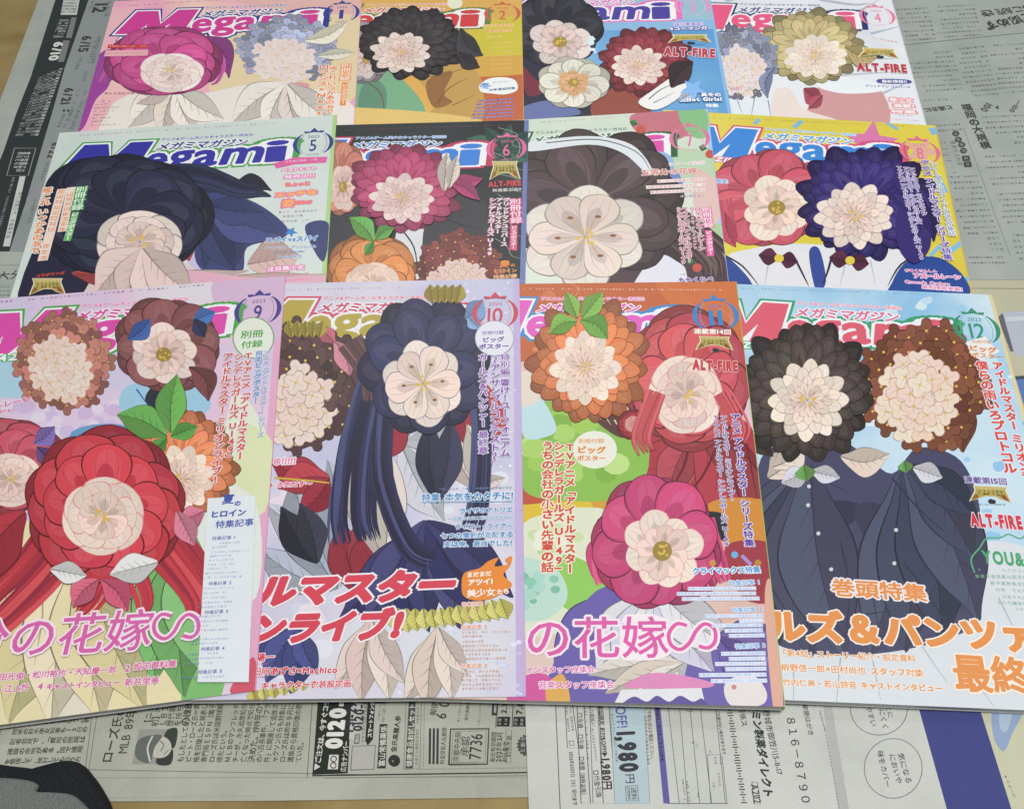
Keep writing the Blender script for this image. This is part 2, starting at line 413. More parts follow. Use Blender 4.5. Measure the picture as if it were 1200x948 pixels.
    def build(s, parent, only=None):
        out = {}
        for name, d in s.parts.items():
            me = bpy.data.meshes.new(name)
            L0 = parent.matrix_world.translation if parent else Vector()
            L0 = org(parent)
            me.from_pydata([(v[0] - L0[0], v[1] - L0[1], v[2] - L0[2]) for v in d['v']], [], d['f'])
            for m in d['mats']: me.materials.append(m)
            me.polygons.foreach_set('material_index', d['m']); me.update()
            o = bpy.data.objects.new(name, me); COL.objects.link(o); o.parent = parent; out[name] = o
        return out
_org = {}
def org(o):
    v = Vector((0, 0, 0))
    while o is not None: v = v + Vector(o.location); o = o.parent
    return v
def _ccw(P):
    a = sum(P[i][0] * P[(i + 1) % len(P)][1] - P[(i + 1) % len(P)][0] * P[i][1] for i in range(len(P)))
    return P if a > 0 else P[::-1]
def empty(name, loc, label, cat, group=None):
    o = bpy.data.objects.new(name, None); COL.objects.link(o); o.location = loc; o.empty_display_size = .02
    o['label'] = label; o['category'] = cat
    if group: o['group'] = group
    return o
def mesh(name, V, F, mats, mi=None, parent=None, smooth=False):
    L0 = org(parent); me = bpy.data.meshes.new(name)
    me.from_pydata([(v[0] - L0[0], v[1] - L0[1], v[2] - L0[2]) for v in V], [], F)
    for m in mats: me.materials.append(m)
    if mi: me.polygons.foreach_set('material_index', mi)
    if smooth: me.polygons.foreach_set('use_smooth', [True] * len(me.polygons))
    me.update()
    o = bpy.data.objects.new(name, me); COL.objects.link(o); o.parent = parent
    return o

# ------------------------------------------------------------------ the setting
def flat(name, pts, z, m, thick=.0004, parent=None):
    """a sheet of paper lying at height z, outline given as picture points"""
    P = Plane((z, 0, 0), None); W = [P.xy(*p) for p in pts]; W = _ccw(W); n = len(W)
    V = [(p[0], p[1], z) for p in W] + [(p[0], p[1], z - thick) for p in W]
    T = tessellate_polygon([[Vector((p[0], p[1], 0)) for p in W]])
    F = [tuple(_ccwi(t, W)) for t in T] + [tuple(i + n for i in _ccwi(t, W))[::-1] for t in T]
    F += [(i, i + n, (i + 1) % n + n, (i + 1) % n) for i in range(n)]
    return mesh(name, V, F, [m], parent=parent), W
def _ccwi(t, W):
    P = [W[i] for i in t]
    a = sum(P[i][0] * P[(i + 1) % 3][1] - P[(i + 1) % 3][0] * P[i][1] for i in range(3))
    return t if a > 0 else t[::-1]
ft = mesh('floor', [(-3, -2, 0), (3, -2, 0), (3, 4, 0), (-3, 4, 0)], [(0, 1, 2, 3)], [wash(['78663e', '8a774e', '958359', '806d45'], 5, 1.0, (1, 2.5, 1), 'news')])
ft['kind'] = 'structure'

# ------------------------------------------------------------------ how the twelve magazines lie on each other
TH = .0044                      # thickness of one issue
QPX = {  # picture corners of each cover: top left, top right, bottom right, bottom left
 1: ((134, 2), (424, -11), (407, 268), (54, 289)), 2: ((322, -5), (610.5, -9), (616, 265), (262, 276)),
 3: ((543, -13), (829, -18), (879, 255), (524, 266)), 4: ((758, -8), (1043, -6), (1121, 276), (766, 268)),
 5: ((70, 156), (394, 135), (371, 490), (-40, 521)), 6: ((298.7, 149.5), (619, 141), (611, 506), (204, 511)),
 7: ((505, 147), (829, 128), (874, 503), (468, 512)), 8: ((777, 129), (1096, 147.5), (1173, 502), (763, 477)),
 9: ((-44, 353.5), (334, 324), (298.5, 809), (-201, 876)), 10: ((245, 334), (608, 326.5), (615.5, 816), (128, 821)),
 11: ((497.5, 334), (862.5, 330), (919.5, 828), (432, 816)), 12: ((794, 330), (1162, 345.5), (1298, 836), (804, 815))}
# plane of each top surface, z = a + b x + c y, found by resting every issue as low as it lies on the ones under it
PL = {1: (0.0079535, 0.00429, -9.04e-05), 2: (0.007224, 0.0036912, -0.0001138), 3: (0.0066464, 0.0036921, -0.000153), 4: (0.0062, 0.0, 0.0), 5: (0.0085946, 0.0088924, 0.0028279), 6: (0.0070417, 0.0048207, 0.0028165), 7: (0.0065022, 0.0070739, 0.0028095), 8: (0.0061118, -0.0054355, 0.0039483), 9: (0.0103448, 0.0136155, 0.004264), 10: (0.008648, 0.0087939, 0.0041657), 11: (0.0085305, 0.010503, 0.0021055), 12: (0.0090426, -0.013208, 0.0035261)}
QD = {m: [Plane(PL[m]).xy(*c) for c in QPX[m]] for m in QPX}
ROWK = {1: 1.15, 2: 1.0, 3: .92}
INFO = {  # spine colour, masthead fill, masthead edge, furigana colour, badge colour, number, label
 1: ('d99ab4', 'c2388c', '2a2f86', '2a3a80', '2a3a86', '1', 'hot pink magazine in the back left corner, badge number 1, pink masthead edged in navy'),
 2: ('c9a95a', 'c23a3a', '5d7a3a', 'c0584a', 'c0584a', '2', 'orange and yellow magazine with a white speech cloud and red masthead, badge number 2'),
 3: ('7fb0d8', '4b3a96', 'd86ab4', 'd86ab4', 'd88ab8', '3', 'sky blue magazine with a purple masthead edged in pink, badge number 3'),
 4: ('d0d4da', 'd8527e', '2a2f6e', '3a4a86', 'd87a96', '4', 'white magazine with a pink masthead edged in navy, right end of the back row'),
 5: ('a9c98a', '2d2f9a', '4d9a4c', '2d3a86', '2a3a86', '5', 'mint white magazine with a dark blue masthead edged in green, badge number 5'),
 6: ('5a6a9a', '3f7fd0', 'b83a62', '5a8ac8', 'd86a9a', '6', 'black magazine with a blue masthead edged in crimson, in the middle row'),
 7: ('9ab4e0', 'd855a8', '2f5f3c', '2f6a40', 'd8709a', '7', 'pale green magazine with printed red apples and green edged pink masthead, badge number 7'),
 8: ('d8b84a', '3a86d0', 'cf4f78', '5a9ad0', 'd8708a', '8', 'yellow magazine with a blue masthead edged in pink, badge number 8'),
 9: ('dfa9c6', 'd84fa8', '4fa04a', 'd84f96', '4a3a8a', '9', 'pink and lilac magazine with a green edged pink masthead, badge number 9, front left'),
 10: ('c0aed6', 'b5a045', 'd0506c', 'c8506c', 'c84a5a', '10', 'lilac magazine with gold masthead and big red slanted lettering, badge number 10'),
 11: ('a4c46a', 'de5fbe', '3f8acb', 'd85fb0', '3f86c8', '11', 'orange and green magazine with a pink masthead edged in blue, badge number 11'),
 12: ('d8cfa0', 'db6173', '3e9c72', 'd8708e', '3f9070', '12', 'light blue magazine with a red masthead and big orange lettering, badge number 12'),
}
class Mag(Plane):
    def __init__(s, no):
        row = 1 if no < 5 else 2 if no < 9 else 3
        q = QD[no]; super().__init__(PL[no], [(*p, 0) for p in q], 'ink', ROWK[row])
        s.no = no; s.c4 = q; s.info = INFO[no]
    def uv(s, u, v):
        """cover coordinates: u 0..1 left to right, v 0..1 top to bottom"""
        a, b, c, d = s.c4
        return (a * (1 - u) + b * u) * (1 - v) + (d * (1 - u) + c * u) * v
    def inv(s, p):
        u, v = .5, .5
        for _ in range(12):
            r = s.uv(u, v) - p; e = 1e-4
            J = np.stack([(s.uv(u + e, v) - s.uv(u, v)) / e, (s.uv(u, v + e) - s.uv(u, v)) / e], 1)
            du = np.linalg.solve(J, -r); u += du[0]; v += du[1]
        return u, v
    def finish(s, bg, edge_w=.014):
        """issue = page block, spine and front cover; the printing lies on the cover"""
        q = s.c4; cx, cy = np.mean([p[0] for p in q]), np.mean([p[1] for p in q])
        e = empty('magazine', (cx, cy, s.z(cx, cy) - TH), s.info[6], 'magazine', 'twelve issues of one magazine laid out in three rows')
        W = _ccw([np.array(p) for p in q])
        def slab(name, poly, z1, z0, mats, par, mi=None):
            n = len(poly); V = [(p[0], p[1], s.z(*p) + z1) for p in poly] + [(p[0], p[1], s.z(*p) + z0) for p in poly]
            F = [tuple(range(n)), tuple(range(2 * n - 1, n - 1, -1))] + [(i, i + n, (i + 1) % n + n, (i + 1) % n) for i in range(n)]
            return mesh(name, V, F, mats, parent=par)
        c0 = np.array((cx, cy))
        inn = [c0 + (p - c0) * .996 for p in W]
        slab('page_block', inn, -.00032, -TH + .0003, [mat('cfcdc8', 'page', .9)], e)
        slab('back_cover', W, -TH + .0003, -TH, [mat('d8d8d8', 'ink', .8)], e)
        tl, tr, br, bl = q
        o = (tr - tl) / np.hypot(*(tr - tl)) * .0004
        sp = slab('spine', _ccw([tr - o * 1.5, tr + o, br + o, br - o * 1.5]), .00002, -TH - .00001, [mat(s.info[0], 'ink', s.k * .9)], e)
        fc = slab('front_cover', W, 0, -.0003, [bg], e)
        # coloured strip where the cover folds over the spine
        for o_ in s.build(fc).values(): pass
        s.e = e
        return e
def edge_strip(M, w=.014, h=None):
    M.part('spine_fold'); h = h or M.info[0]
    M.world([M.uv(1 - w, -.01), M.uv(1.01, -.01), M.uv(1.01, 1.01), M.uv(1 - w * 1.2, 1.01)], h)

# the masthead was measured on the issue with badge number 5, where all of it shows
M5 = Mag(5)
def m5(px, py): return M5.inv(M5.xy(px, py))
def _m1(x, y): return (x / 6 + 100, y / 6)          # the capital letter was measured on issue 1
_A, _B = Mag(1), None
BIGM = [_A.inv(_A.xy(*_m1(*p))) for p in ((205, 243), (365, 83), (515, 80), (528, 172), (655, 72), (800, 68), (672, 250), (520, 250), (598, 168), (470, 250), (405, 250), (434, 178), (340, 243))]
LET = [('e', 167, 199, 180.5, 200.5), ('g', 193, 229, 178, 206), ('a', 223, 258, 177, 196.5), ('m', 256, 311, 174.5, 194), ('i', 307, 340, 166, 191)]
def masthead(M, du=0, dv=0, word=True):
    M.part('masthead_lettering')
    sp, f, ed, fu, bc = M.info[:5]
    def grow(P, r):
        P = [np.array(p) for p in P]; c = sum(P) / len(P); out = []; n = len(P)
        ar = sum(P[i][0] * P[(i + 1) % n][1] - P[(i + 1) % n][0] * P[i][1] for i in range(n)); sg = 1 if ar > 0 else -1
        for i in range(n):
            a, b, d = P[i - 1], P[i], P[(i + 1) % n]
            e1 = (b - a) / np.hypot(*(b - a)); e2 = (d - b) / np.hypot(*(d - b))
            n1 = np.array((e1[1], -e1[0])) * sg; n2 = np.array((e2[1], -e2[0])) * sg
            k = n1 + n2; k = k / max(.55, k @ k / 2)
            out.append(b + k * r)
        return out
    W = [M.uv(u + du, v + dv) for u, v in BIGM]
    sets = {0: [], 1: [], 2: []}
    for ch, x0, x1, y0, y1 in LET:
        a, b, c = (m5(x0 + 2, y1), m5(x1 - 3, y1 - (x1 - x0) * .065), m5(x0 + 2, y0))
        A, B, C = (M.uv(p[0] + du, p[1] + dv) for p in (a, b, c))
        for k, off in ((0, .03), (1, .08), (2, .13)):
            g0 = glyph(ch, .03)[0]; v, fc = glyph(ch, off)
            lo, hi = g0.min(0), g0.max(0)
            q = (v - lo) / (hi - lo)
            q[:, 0] += (q[:, 1] - .3) * .18
            sets[k].append((A + np.outer(q[:, 0], B - A) + np.outer(q[:, 1], C - A), fc))
    hull = [W[0], W[1], W[2], W[3], W[4], W[5], W[6], W[0]]
    for k, r, col in ((2, .0034, ed), (1, .0017, 'e8e8f0'), (0, 0, f)):
        M.world(grow(W, r) if k == 0 else grow([W[i] for i in ((0, 1, 2, 3, 4, 5, 6, 12) if k == 2 else (0, 1, 2, 3, 4, 5, 6, 7, 9, 10, 11, 12))], r), col)
        for j, (V, fc) in enumerate(sets[k]):
            pass
        M.run(sets[k], col, True)
    P = lambda x, y: tuple(M.uv(*(np.array(m5(x, y)) + (du, dv))))
    M.text('MAGAZINE', P(72, 210.5), P(152, 206), 'f0f0f4', ed, hw=.11, bold=.05, shear=.3, wl=True, asp=.85)
    M.text('メガミマガジン', P(184, 172.5), P(291, 166.5), fu, 'eef0f6', hw=.08, bold=.035, shear=.3, wl=True, asp=.95)
    M.text('アニメ&ゲーム美少女キャラクター情報誌', P(189, 164), P(297, 158), shade(fu, 1.1), 'e6e8f0', hw=.06, bold=.03, wl=True)
def badge(M, du=0, dv=0, back=None):
    M.part('month_badge'); bc, no = M.info[4], M.info[5]
    C = m5(367, 168.5)
    def P(x, y): return M.uv(C[0] + du + x * .0725, C[1] + dv + y * .0725 * .705)
    if back: M.world([P(1.1 * math.cos(a), 1.1 * math.sin(a)) for a in np.linspace(0, 6.28, 28)[:-1]], back)
    for sg in (1, -1):
        a = np.linspace(-.95, .95, 14)
        out = [P(sg * math.cos(t), .95 * math.sin(t)) for t in a]
        inn = [P(sg * (.9 - .1 * math.cos(t * 1.6)) * math.cos(t), .95 * (.97) * math.sin(t)) for t in a[::-1]]
        M.world(out + inn, bc)
        M.ribbon([P(sg * (.72 - .05 * math.cos(t * 1.5)) * math.cos(t), .93 * math.sin(t)) for t in a * .9], .0004, .0004, mixh(bc, 'ffffff', .3))
    M.world([P(-.45, -.82), P(-.5, -1.0), P(-.2, -.95), P(0, -1.25), P(.2, -.95), P(.5, -1.0), P(.45, -.82), P(0, -.9)], bc)
    for x in np.linspace(-.42, .42, 7): M.ribbon([P(x, -.9), P(x * 1.12, -1.08 + abs(x) * .15)], .0005, .0003, bc)
    M.text('2023', P(-.3, -.55), P(.3, -.55), bc, None, bold=.0, wl=True)
    hh = .42 if len(no) == 1 else .75
    L_ = np.hypot(*(P(0, -.45) - P(0, .55)))
    M.text(no, P(-hh / 2, .12), P(hh / 2, .12), bc, 'e8e4ec' if back else None, hw=.04, bold=.005, wl=True, size=L_ * 1.25)
    M.text('vol.' + str(271 + int(no)), P(-.32, .85), P(.32, .85), mixh(bc, 'ffffff', .25), None, bold=0, wl=True)
def gold_logo(M, x0, x1, y, hgt, tilt=0):
    """the gold comic title block with a small pad mark and the ALT-FIRE wordmark under it"""
    M.part('comic_title'); wd = x1 - x0; R = random.Random(M.no)
    def g(u, v): return (x0 + wd * u, y + hgt * v + tilt * u)
    for grow, col in ((.035, 'ddd6bc'), (0, 'b09a55')):
        M.fill([g(.08 - grow, -.5 - grow), g(.9 + grow, -.5 - grow), g(.86 + grow, -.3), g(1.0 + grow, .5 + grow), g(.74, .3 + grow), g(.62, .14 + grow), g(.38, .14 + grow), g(.24, .26 + grow), g(-.02 - grow, .55 + grow), g(.12 - grow, -.2)], col, False)
    M.fill([g(.0, .5), g(.08, .1), g(.16, .02), g(.2, .26)], '8a6432', False); M.fill([g(.98, .46), g(.84, .0), g(.76, .06), g(.8, .28)], '8a4f38', False)
    M.fill([g(.1, -.48), g(.88, -.48), g(.84, -.34), g(.14, -.3)], 'c0b070', False); M.fill([g(.58, -.3), g(.82, -.28), g(.8, -.12), g(.62, -.14)], '8f9058', False)
    for u in (.22, .34, .45, .56, .66, .76): M.stroke([g(u, -.2), g(u + (u - .5) * .12, .1)], '5d5130', hgt * .07, hgt * .03); M.stroke([g(u + .05, -.44), g(u + .05, -.24)], 'd6cc98', hgt * .04, hgt * .02)
    M.stroke([g(.3, .06), g(.44, -.02)], '4a4028', hgt * .08); M.stroke([g(.66, .02), g(.76, .1)], '4a4028', hgt * .08)
    c = (x0 + x1) / 2
    M.ell(c, y + hgt * .56, wd * .07, hgt * .17, '33363a'); M.ell(c + wd * .07, y + hgt * .6, wd * .06, hgt * .15, '33363a')
    M.marks((x0 + wd * .2, y + hgt * .78), (x1 - wd * .12, y + hgt * .78), 12, '55575c', seed=M.no)

# ------------------------------------------------------------------ the covers. Pictures are plain flower and colour-field
# stand-ins in the colours of the printed art; all lettering is kept where it stands.
def article(M, no, p0, p1, col, halo=None):
    M.text('特集記事 ' + no, p0, p1, col, halo, bold=.03)
def lines(M, rows, col, px=3.6, halo=None, seed=0, gap=.06):
    for i, (x0, y0, x1, y1) in enumerate(rows):
        M.marks((x0, y0), (x1, y1), max(3, int(abs(x1 - x0) / px + abs(y1 - y0) / px)), col, seed=seed + i, halo=halo, gap=gap)
def topline(M, p0, p1, col, n=60):
    M.marks(p0, p1, n, col, seed=M.no + 3, gap=.18, size=.75)
def folds(M, rows, col, w=1.5):
    for r in rows: M.stroke(r, col, w, .4, mid=w)
def dots(M, n, box, cols, r0, r1, seed):
    R = random.Random(seed)
    for _ in range(n):
        x, y, r = R.uniform(box[0], box[2]), R.uniform(box[1], box[3]), R.uniform(r0, r1)
        M.ell(x, y, r, r * .8, R.choice(cols), n=10)
def star(M, cx, cy, r, h, rot=0):
    M.fill([(cx + r * (1 if k % 2 == 0 else .45) * math.cos(rot + k * .6283), cy + .8 * r * (1 if k % 2 == 0 else .45) * math.sin(rot + k * .6283)) for k in range(10)], h, False)
def loop_mark(M, cx, cy, k, col, halo):
    P = [(cx + x * k, cy + y * k) for x, y in ((-6, -13), (-18, -15), (-27, -4), (-25, 9), (-14, 15), (-3, 7), (5, -7), (15, -15), (26, -9), (27, 5), (19, 13), (8, 11))]
    M.stroke(P, halo, 10.5 * k); M.stroke(P, col, 4.6 * k)
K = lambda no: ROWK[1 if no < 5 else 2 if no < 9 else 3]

def cover_1():
    M = Mag(1); edge_strip(M, .02)
    M.part('cover_picture')
    M.fill([(270, 40), (420, 20), (420, 110), (330, 150), (250, 120)], 'd2c39c')
    M.fill([(255, -10), (420, -20), (420, 15), (330, 12)], 'd3a8a0')
    masthead(M)
    M.part('cover_picture')
    M.fill([(112, 70), (135, 62), (128, 100), (112, 118), (98, 150), (85, 150)], '8e3f92')
    M.leaf((228, 45), (268, 92), .22, '8d3f86', -.25); M.leaf((150, 75), (118, 100), .3, 'a84a8c', .2)
    M.fill([(150, 112), (190, 104), (235, 110), (290, 100), (340, 104), (400, 112), (405, 160), (140, 165), (128, 130)], 'd9d2ca')
    M.fill([(170, 108), (215, 106), (205, 122), (172, 120)], 'cf8fa0'); M.fill([(300, 98), (360, 98), (350, 112), (310, 112)], 'c98f9f')
    for i, e in enumerate(((150, 150), (190, 160), (230, 158), (262, 140), (160, 122))): M.leaf((205, 104), e, .24, ('ded6ce', 'd6cac2', 'e2dad4')[i % 3], .06)
    for i, e in enumerate(((272, 144), (312, 156), (352, 156), (392, 142))): M.leaf((336, 98), e, .24, ('d9d2ca', 'dfd9d0', 'd2c6c0')[i % 3], .06)
    M.flow([(238, 60), (256, 74), (252, 92), (240, 100)], 14, 22, 10, ['8d3f86', 'a84a8c', '7c3878', 'b8559a'], 3, 1); M.flow([(150, 70), (128, 80), (112, 112)], 12, 18, 14, ['9a4590', 'b04e92', '86408a'], 3, 2)
    M.bloom(192, 72, 68, 42, 'b84784', 'ded3cc', dx=10, dy=14, seed=11, kind='rose')
    M.bloom(337, 58, 60, 40, 'a9afcd', 'd8d0c9', dx=-6, dy=14, seed=12, kind='cluster')
    M.leaf((356, 48), (408, 26), .16, 'dcd8c4', .1); M.leaf((372, 66), (416, 62), .14, 'd8d4c0')
    badge(M); M.part('headline_lettering')
    M.text('艦これ いつかあの海で', (391, 78), (385, 134), 'd8663a', 'ece2d2', vert=True, bold=.03, asp=1.25)
    M.text('ロマンス×Next', (380, 76), (374, 136), 'd8663a', 'ece2d2', vert=True, bold=.03, asp=1.25)
    M.text('別冊付録', (406, 75), (404, 95), 'e6ddd0', 'd8783a', vert=True, hw=.09, asp=1.5)
    M.fill([(401, 97), (408, 97), (405, 124), (398, 124)], 'd8843f', False)
    M.text('ビッグポスター', (404.5, 99), (402, 122), 'f0e4cc', None, vert=True, asp=1.4)
    M.part('small_print'); M.fill([(127, 53), (174, 53), (173, 57), (126, 57)], 'b8323a', False)
    M.marks((128, 55), (172, 55), 15, 'e8d8c8', seed=2); M.fill([(124, 60), (174, 59), (173, 66), (122, 67)], 'd9a0a6', False)
    M.marks((124, 63.5), (170, 62.5), 19, '8a4a5a', seed=3); M.marks((122, 110), (158, 110), 7, '8f7a80', seed=4)
    lines(M, [(112, 119, 130, 119), (111, 123, 128, 122), (110, 127, 140, 126), (110, 131, 134, 130), (109, 135, 128, 134), (108, 139, 130, 138), (107, 143, 124, 142), (106, 147, 142, 146)], '5c6a5c', 3.2, seed=9)
    topline(M, (150, 7), (330, -4), '7a5a6a')
    M.finish(wash(['d88fae', 'dba0b4', 'dcb2ac', 'e0c0b4'], 9, K(1), seed=1))

def cover_2():
    M = Mag(2); edge_strip(M, .012)
    M.part('cover_picture')
    M.fill([(400, -10), (640, -12), (640, 30), (560, 40), (400, 30)], 'cfa257'); M.fill([(555, 30), (640, 20), (640, 75), (580, 80), (556, 60)], 'bdb13c')
    M.fill([(545, 80), (640, 74), (640, 150), (540, 150)], 'b4603e'); M.fill([(540, 70), (640, 66), (640, 84), (540, 90)], 'c89a4a')
    M.ell(533, 4, 9, 7, 'd8d6c2')
    masthead(M)
    M.part('cover_picture')
    M.fill([(410, 80), (440, 78), (470, 92), (498, 128), (480, 150), (400, 150)], '73a080'); M.fill([(430, 92), (452, 104), (448, 136), (420, 128)], '5a866c')
    M.fill([(486, 84), (520, 70), (552, 78), (566, 104), (558, 150), (480, 150), (510, 124)], 'b39350'); M.fill([(500, 96), (530, 84), (520, 110), (530, 120), (508, 126)], '8a6238')
    folds(M, [[(480, 88), (512, 90), (545, 80)], [(512, 122), (526, 104), (548, 92)], [(530, 124), (556, 112)], [(420, 90), (446, 110), (450, 138)]], '6d5030', 1.6)
    M.bloom(429, 62, 30, 36, '8f8690', 'cfc0bc', n=7, dx=0, dy=8, seed=21, kind='cosmos')
    M.bloom(482, 50, 62, 42, '322d30', 'd8c8bf', dx=-12, dy=13, seed=22, kind='dahlia')
    M.leaf((540, 34), (566, 66), .3, '3b3b42', .2); M.leaf((538, 62), (562, 80), .3, '302c30', .1)
    M.fill([(385, 130), (450, 128), (560, 140), (560, 160), (380, 160)], 'd0b46a')
    badge(M); M.part('headline_lettering')
    lines(M, [(566, 31, 602, 30), (569, 37, 600, 36)], 'd06a3a', 5, 'd8b878', seed=31); M.marks((571, 44), (592, 43), 6, 'f0dca0', seed=7)
    M.fill([(562, 101), (572, 93), (590, 91), (604, 95), (606, 106), (592, 111), (576, 110), (564, 108)], 'dfe4ea')
    M.text('冬', (562, 101.5), (576, 100.5), '3a7ec0', 'dfe4ea', bold=.05, asp=.9); M.text('の新番組特集', (573, 106), (604, 103.5), '2a4a7a', None, bold=.04)
    M.marks((577, 97), (600, 95.5), 7, '7a7a9a', seed=8)
    M.part('small_print'); lines(M, [(575, 51 + 5 * i, 601, 50 + 5 * i) for i in range(7)], 'e3b98a', 2.8, seed=40)
    lines(M, [(560 - i * 1.6, 119 + 4 * i, 602, 116 + 4 * i) for i in range(6)], 'd2c6dc', 2.6, '70508c', seed=50)
    topline(M, (420, -4), (600, -7), '9a6a4a'); M.finish(wash(['c08a48', 'cda050', 'd2a85a'], 12, K(2), seed=2))

def cover_3():
    M = Mag(3); edge_strip(M, .01)
    M.part('cover_picture')
    M.fill([(690, -25), (850, -25), (850, 30), (690, 25)], '8fb4c4'); M.fill([(690, 26), (840, 24), (845, 34), (690, 36)], '84b0d0')
    masthead(M)
    M.part('cover_picture')
    M.fill([(606, 60), (640, 66), (700, 80), (690, 150), (600, 150)], '2b2c3a'); M.fill([(612, 80), (626, 92), (640, 106), (618, 112)], '74283a')
    M.fill([(612, 126), (650, 118), (680, 134), (610, 140)], '5f6a9c')
    M.fill([(700, 88), (745, 98), (740, 118), (708, 114)], '37303c'); M.fill([(700, 112), (750, 100), (760, 140), (698, 140)], '8a4a3a')
    M.bloom(652, 36, 56, 44, '2b2c36', 'd2c4be', dx=4, dy=14, seed=31, kind='cosmos')
    M.bloom(756, 72, 56, 40, '83323c', 'dcccc2', dx=-8, dy=6, seed=32, kind='dahlia')
    M.bloom(672, 98, 42, 30, 'd9d6c8', 'c79c6e', n=9, ratio=.42, seed=33, kind='cosmos')
    M.fill([(748, 122), (764, 108), (800, 84), (806, 92), (800, 112), (770, 130)], 'dcdde0'); folds(M, [[(760, 118), (775, 106), (795, 98)], [(766, 122), (790, 110)]], '4a4c55', 1.4)
    M.leaf((786, 104), (812, 74), .34, '3a2830', -.1); M.leaf((795, 120), (818, 106), .3, 'b9c8e0'); dots(M, 7, (690, 45, 700, 70), ['cfe0f0'], 1.5, 4, 3)
    star(M, 812, 106, 16, '7fb0e4', .3)
    badge(M); gold_logo(M, 785, 832, 46, 9); M.part('headline_lettering')
    M.text('はじまるよ!', (790, 29), (824, 28), '8a5ab8', 'd9d0ea', hw=.12, bold=.04); M.text('4コーマンガ', (784, 34.5), (829, 33.5), 'eae6f4', '6a4aa0', hw=.12, bold=.04)
    M.text('ALT-FIRE', (777, 61), (839, 63.5), 'b03a44', 'd2c2d0', hw=.06, bold=.06, asp=1.82)
    M.text('真冬の', (821, 112.5), (845, 112.5), 'e4ecf4', '3a6aa8', hw=.08, bold=.05); M.text('Hot Girls!', (804, 118), (846, 117.5), 'f0f4f8', '3a6aa8', hw=.08, bold=.07, asp=1.3)
    M.text('特集', (827, 124), (842, 124), 'e4ecf4', None, bold=.05); M.part('small_print'); M.marks((829, 130), (841, 130), 4, 'd0dcea', seed=6)
    topline(M, (640, -9), (820, -12), '8a7aa8'); M.finish(wash(['4f88bc', '5f98c8', '74a8d0'], 10, K(3), seed=3))

def cover_4():
    M = Mag(4)
    M.part('cover_picture')
    folds(M, [[(960, 0), (1000, 6), (1020, 4)], [(1000, 18), (1030, 0)], [(1020, 40), (1060, 30)], [(960, 90), (1060, 84)], [(1020, 116), (1066, 96)], [(850, 2), (880, -4)]], 'aab0bc', 5)
    masthead(M)
    M.part('cover_picture')
    M.fill([(955, 108), (980, 96), (1030, 104), (1038, 150), (950, 150)], 'c08f8e'); M.fill([(960, 96), (985, 90), (1034, 100), (1030, 108), (990, 110), (962, 104)], 'd9dde2')
    M.fill([(850, 108), (880, 100), (910, 110), (912, 150), (850, 150)], 'd2d6e0'); folds(M, [[(862, 112), (870, 134)], [(885, 112), (880, 138)], [(900, 118), (904, 140)]], '7a80a0', 1.5)
    M.fill([(906, 110), (925, 104), (942, 128), (980, 142), (912, 146)], 'd8cec8'); M.leaf((942, 104), (964, 118), .4, 'a04a58', .1); M.leaf((964, 112), (948, 128), .3, 'a85462')
    M.bloom(950, 55, 64, 44, 'b3a576', 'ddd2c6', dx=6, dy=12, seed=41, kind='dahlia'); M.leaf((990, 56), (1030, 66), .3, 'ae9c6c', .15)
    M.bloom(868, 74, 44, 44, '9aa2bc', 'd9d2d0', dx=0, dy=10, seed=42, kind='cluster')
    M.leaf((908, 80), (900, 116), .2, '8089a8', .2)
    badge(M); gold_logo(M, 1008, 1052, 62, 10, 2); M.part('headline_lettering')
    M.marks((1018, 44), (1052, 50), 8, 'd89a80', seed=8); M.text('ALT-FIRE', (1003, 79), (1063, 81.5), 'a8323c', 'd8c8cc', hw=.04, bold=.06, asp=1.82)
    M.fill([(1031, 93), (1064, 94), (1065, 98.5), (1031, 98)], '4a4a92'); M.text('最新情報!!', (1033, 95.6), (1063, 96.2), 'e6e6f0', None, bold=.04)
    M.text('グリッドマン ユニバース', (1014, 101), (1067, 102.5), '5a66a0', None, bold=.03, asp=1.2)
    M.text('美少女', (1042, 117), (1070, 118), 'f0e0e0', 'd87a80', hw=.14, bold=.05, asp=.9); M.text('満載!', (1046, 124), (1072, 125), 'f0e0e0', 'd87a80', hw=.14, bold=.05, asp=.7)
    M.text('特集', (1044, 131), (1074, 132), 'f0e0e0', 'd87a80', hw=.14, bold=.05, asp=.45); M.text('した', (855, 104), (868, 104), 'd84f96', 'eeeeF0', bold=.04)
    M.part('small_print'); M.marks((1052, 135.5), (1070, 136), 7, 'b06a70', seed=2); M.marks((856, 113), (874, 113), 8, 'd06a8a', seed=3); lines(M, [(1040, 140, 1078, 142)], 'd8a0b0', 3, seed=5)
    topline(M, (850, -3), (1030, -2), '8a90a0'); M.finish(wash(['c6cad2', 'd2d6dc', 'd9dce0'], 10, K(4), seed=4))

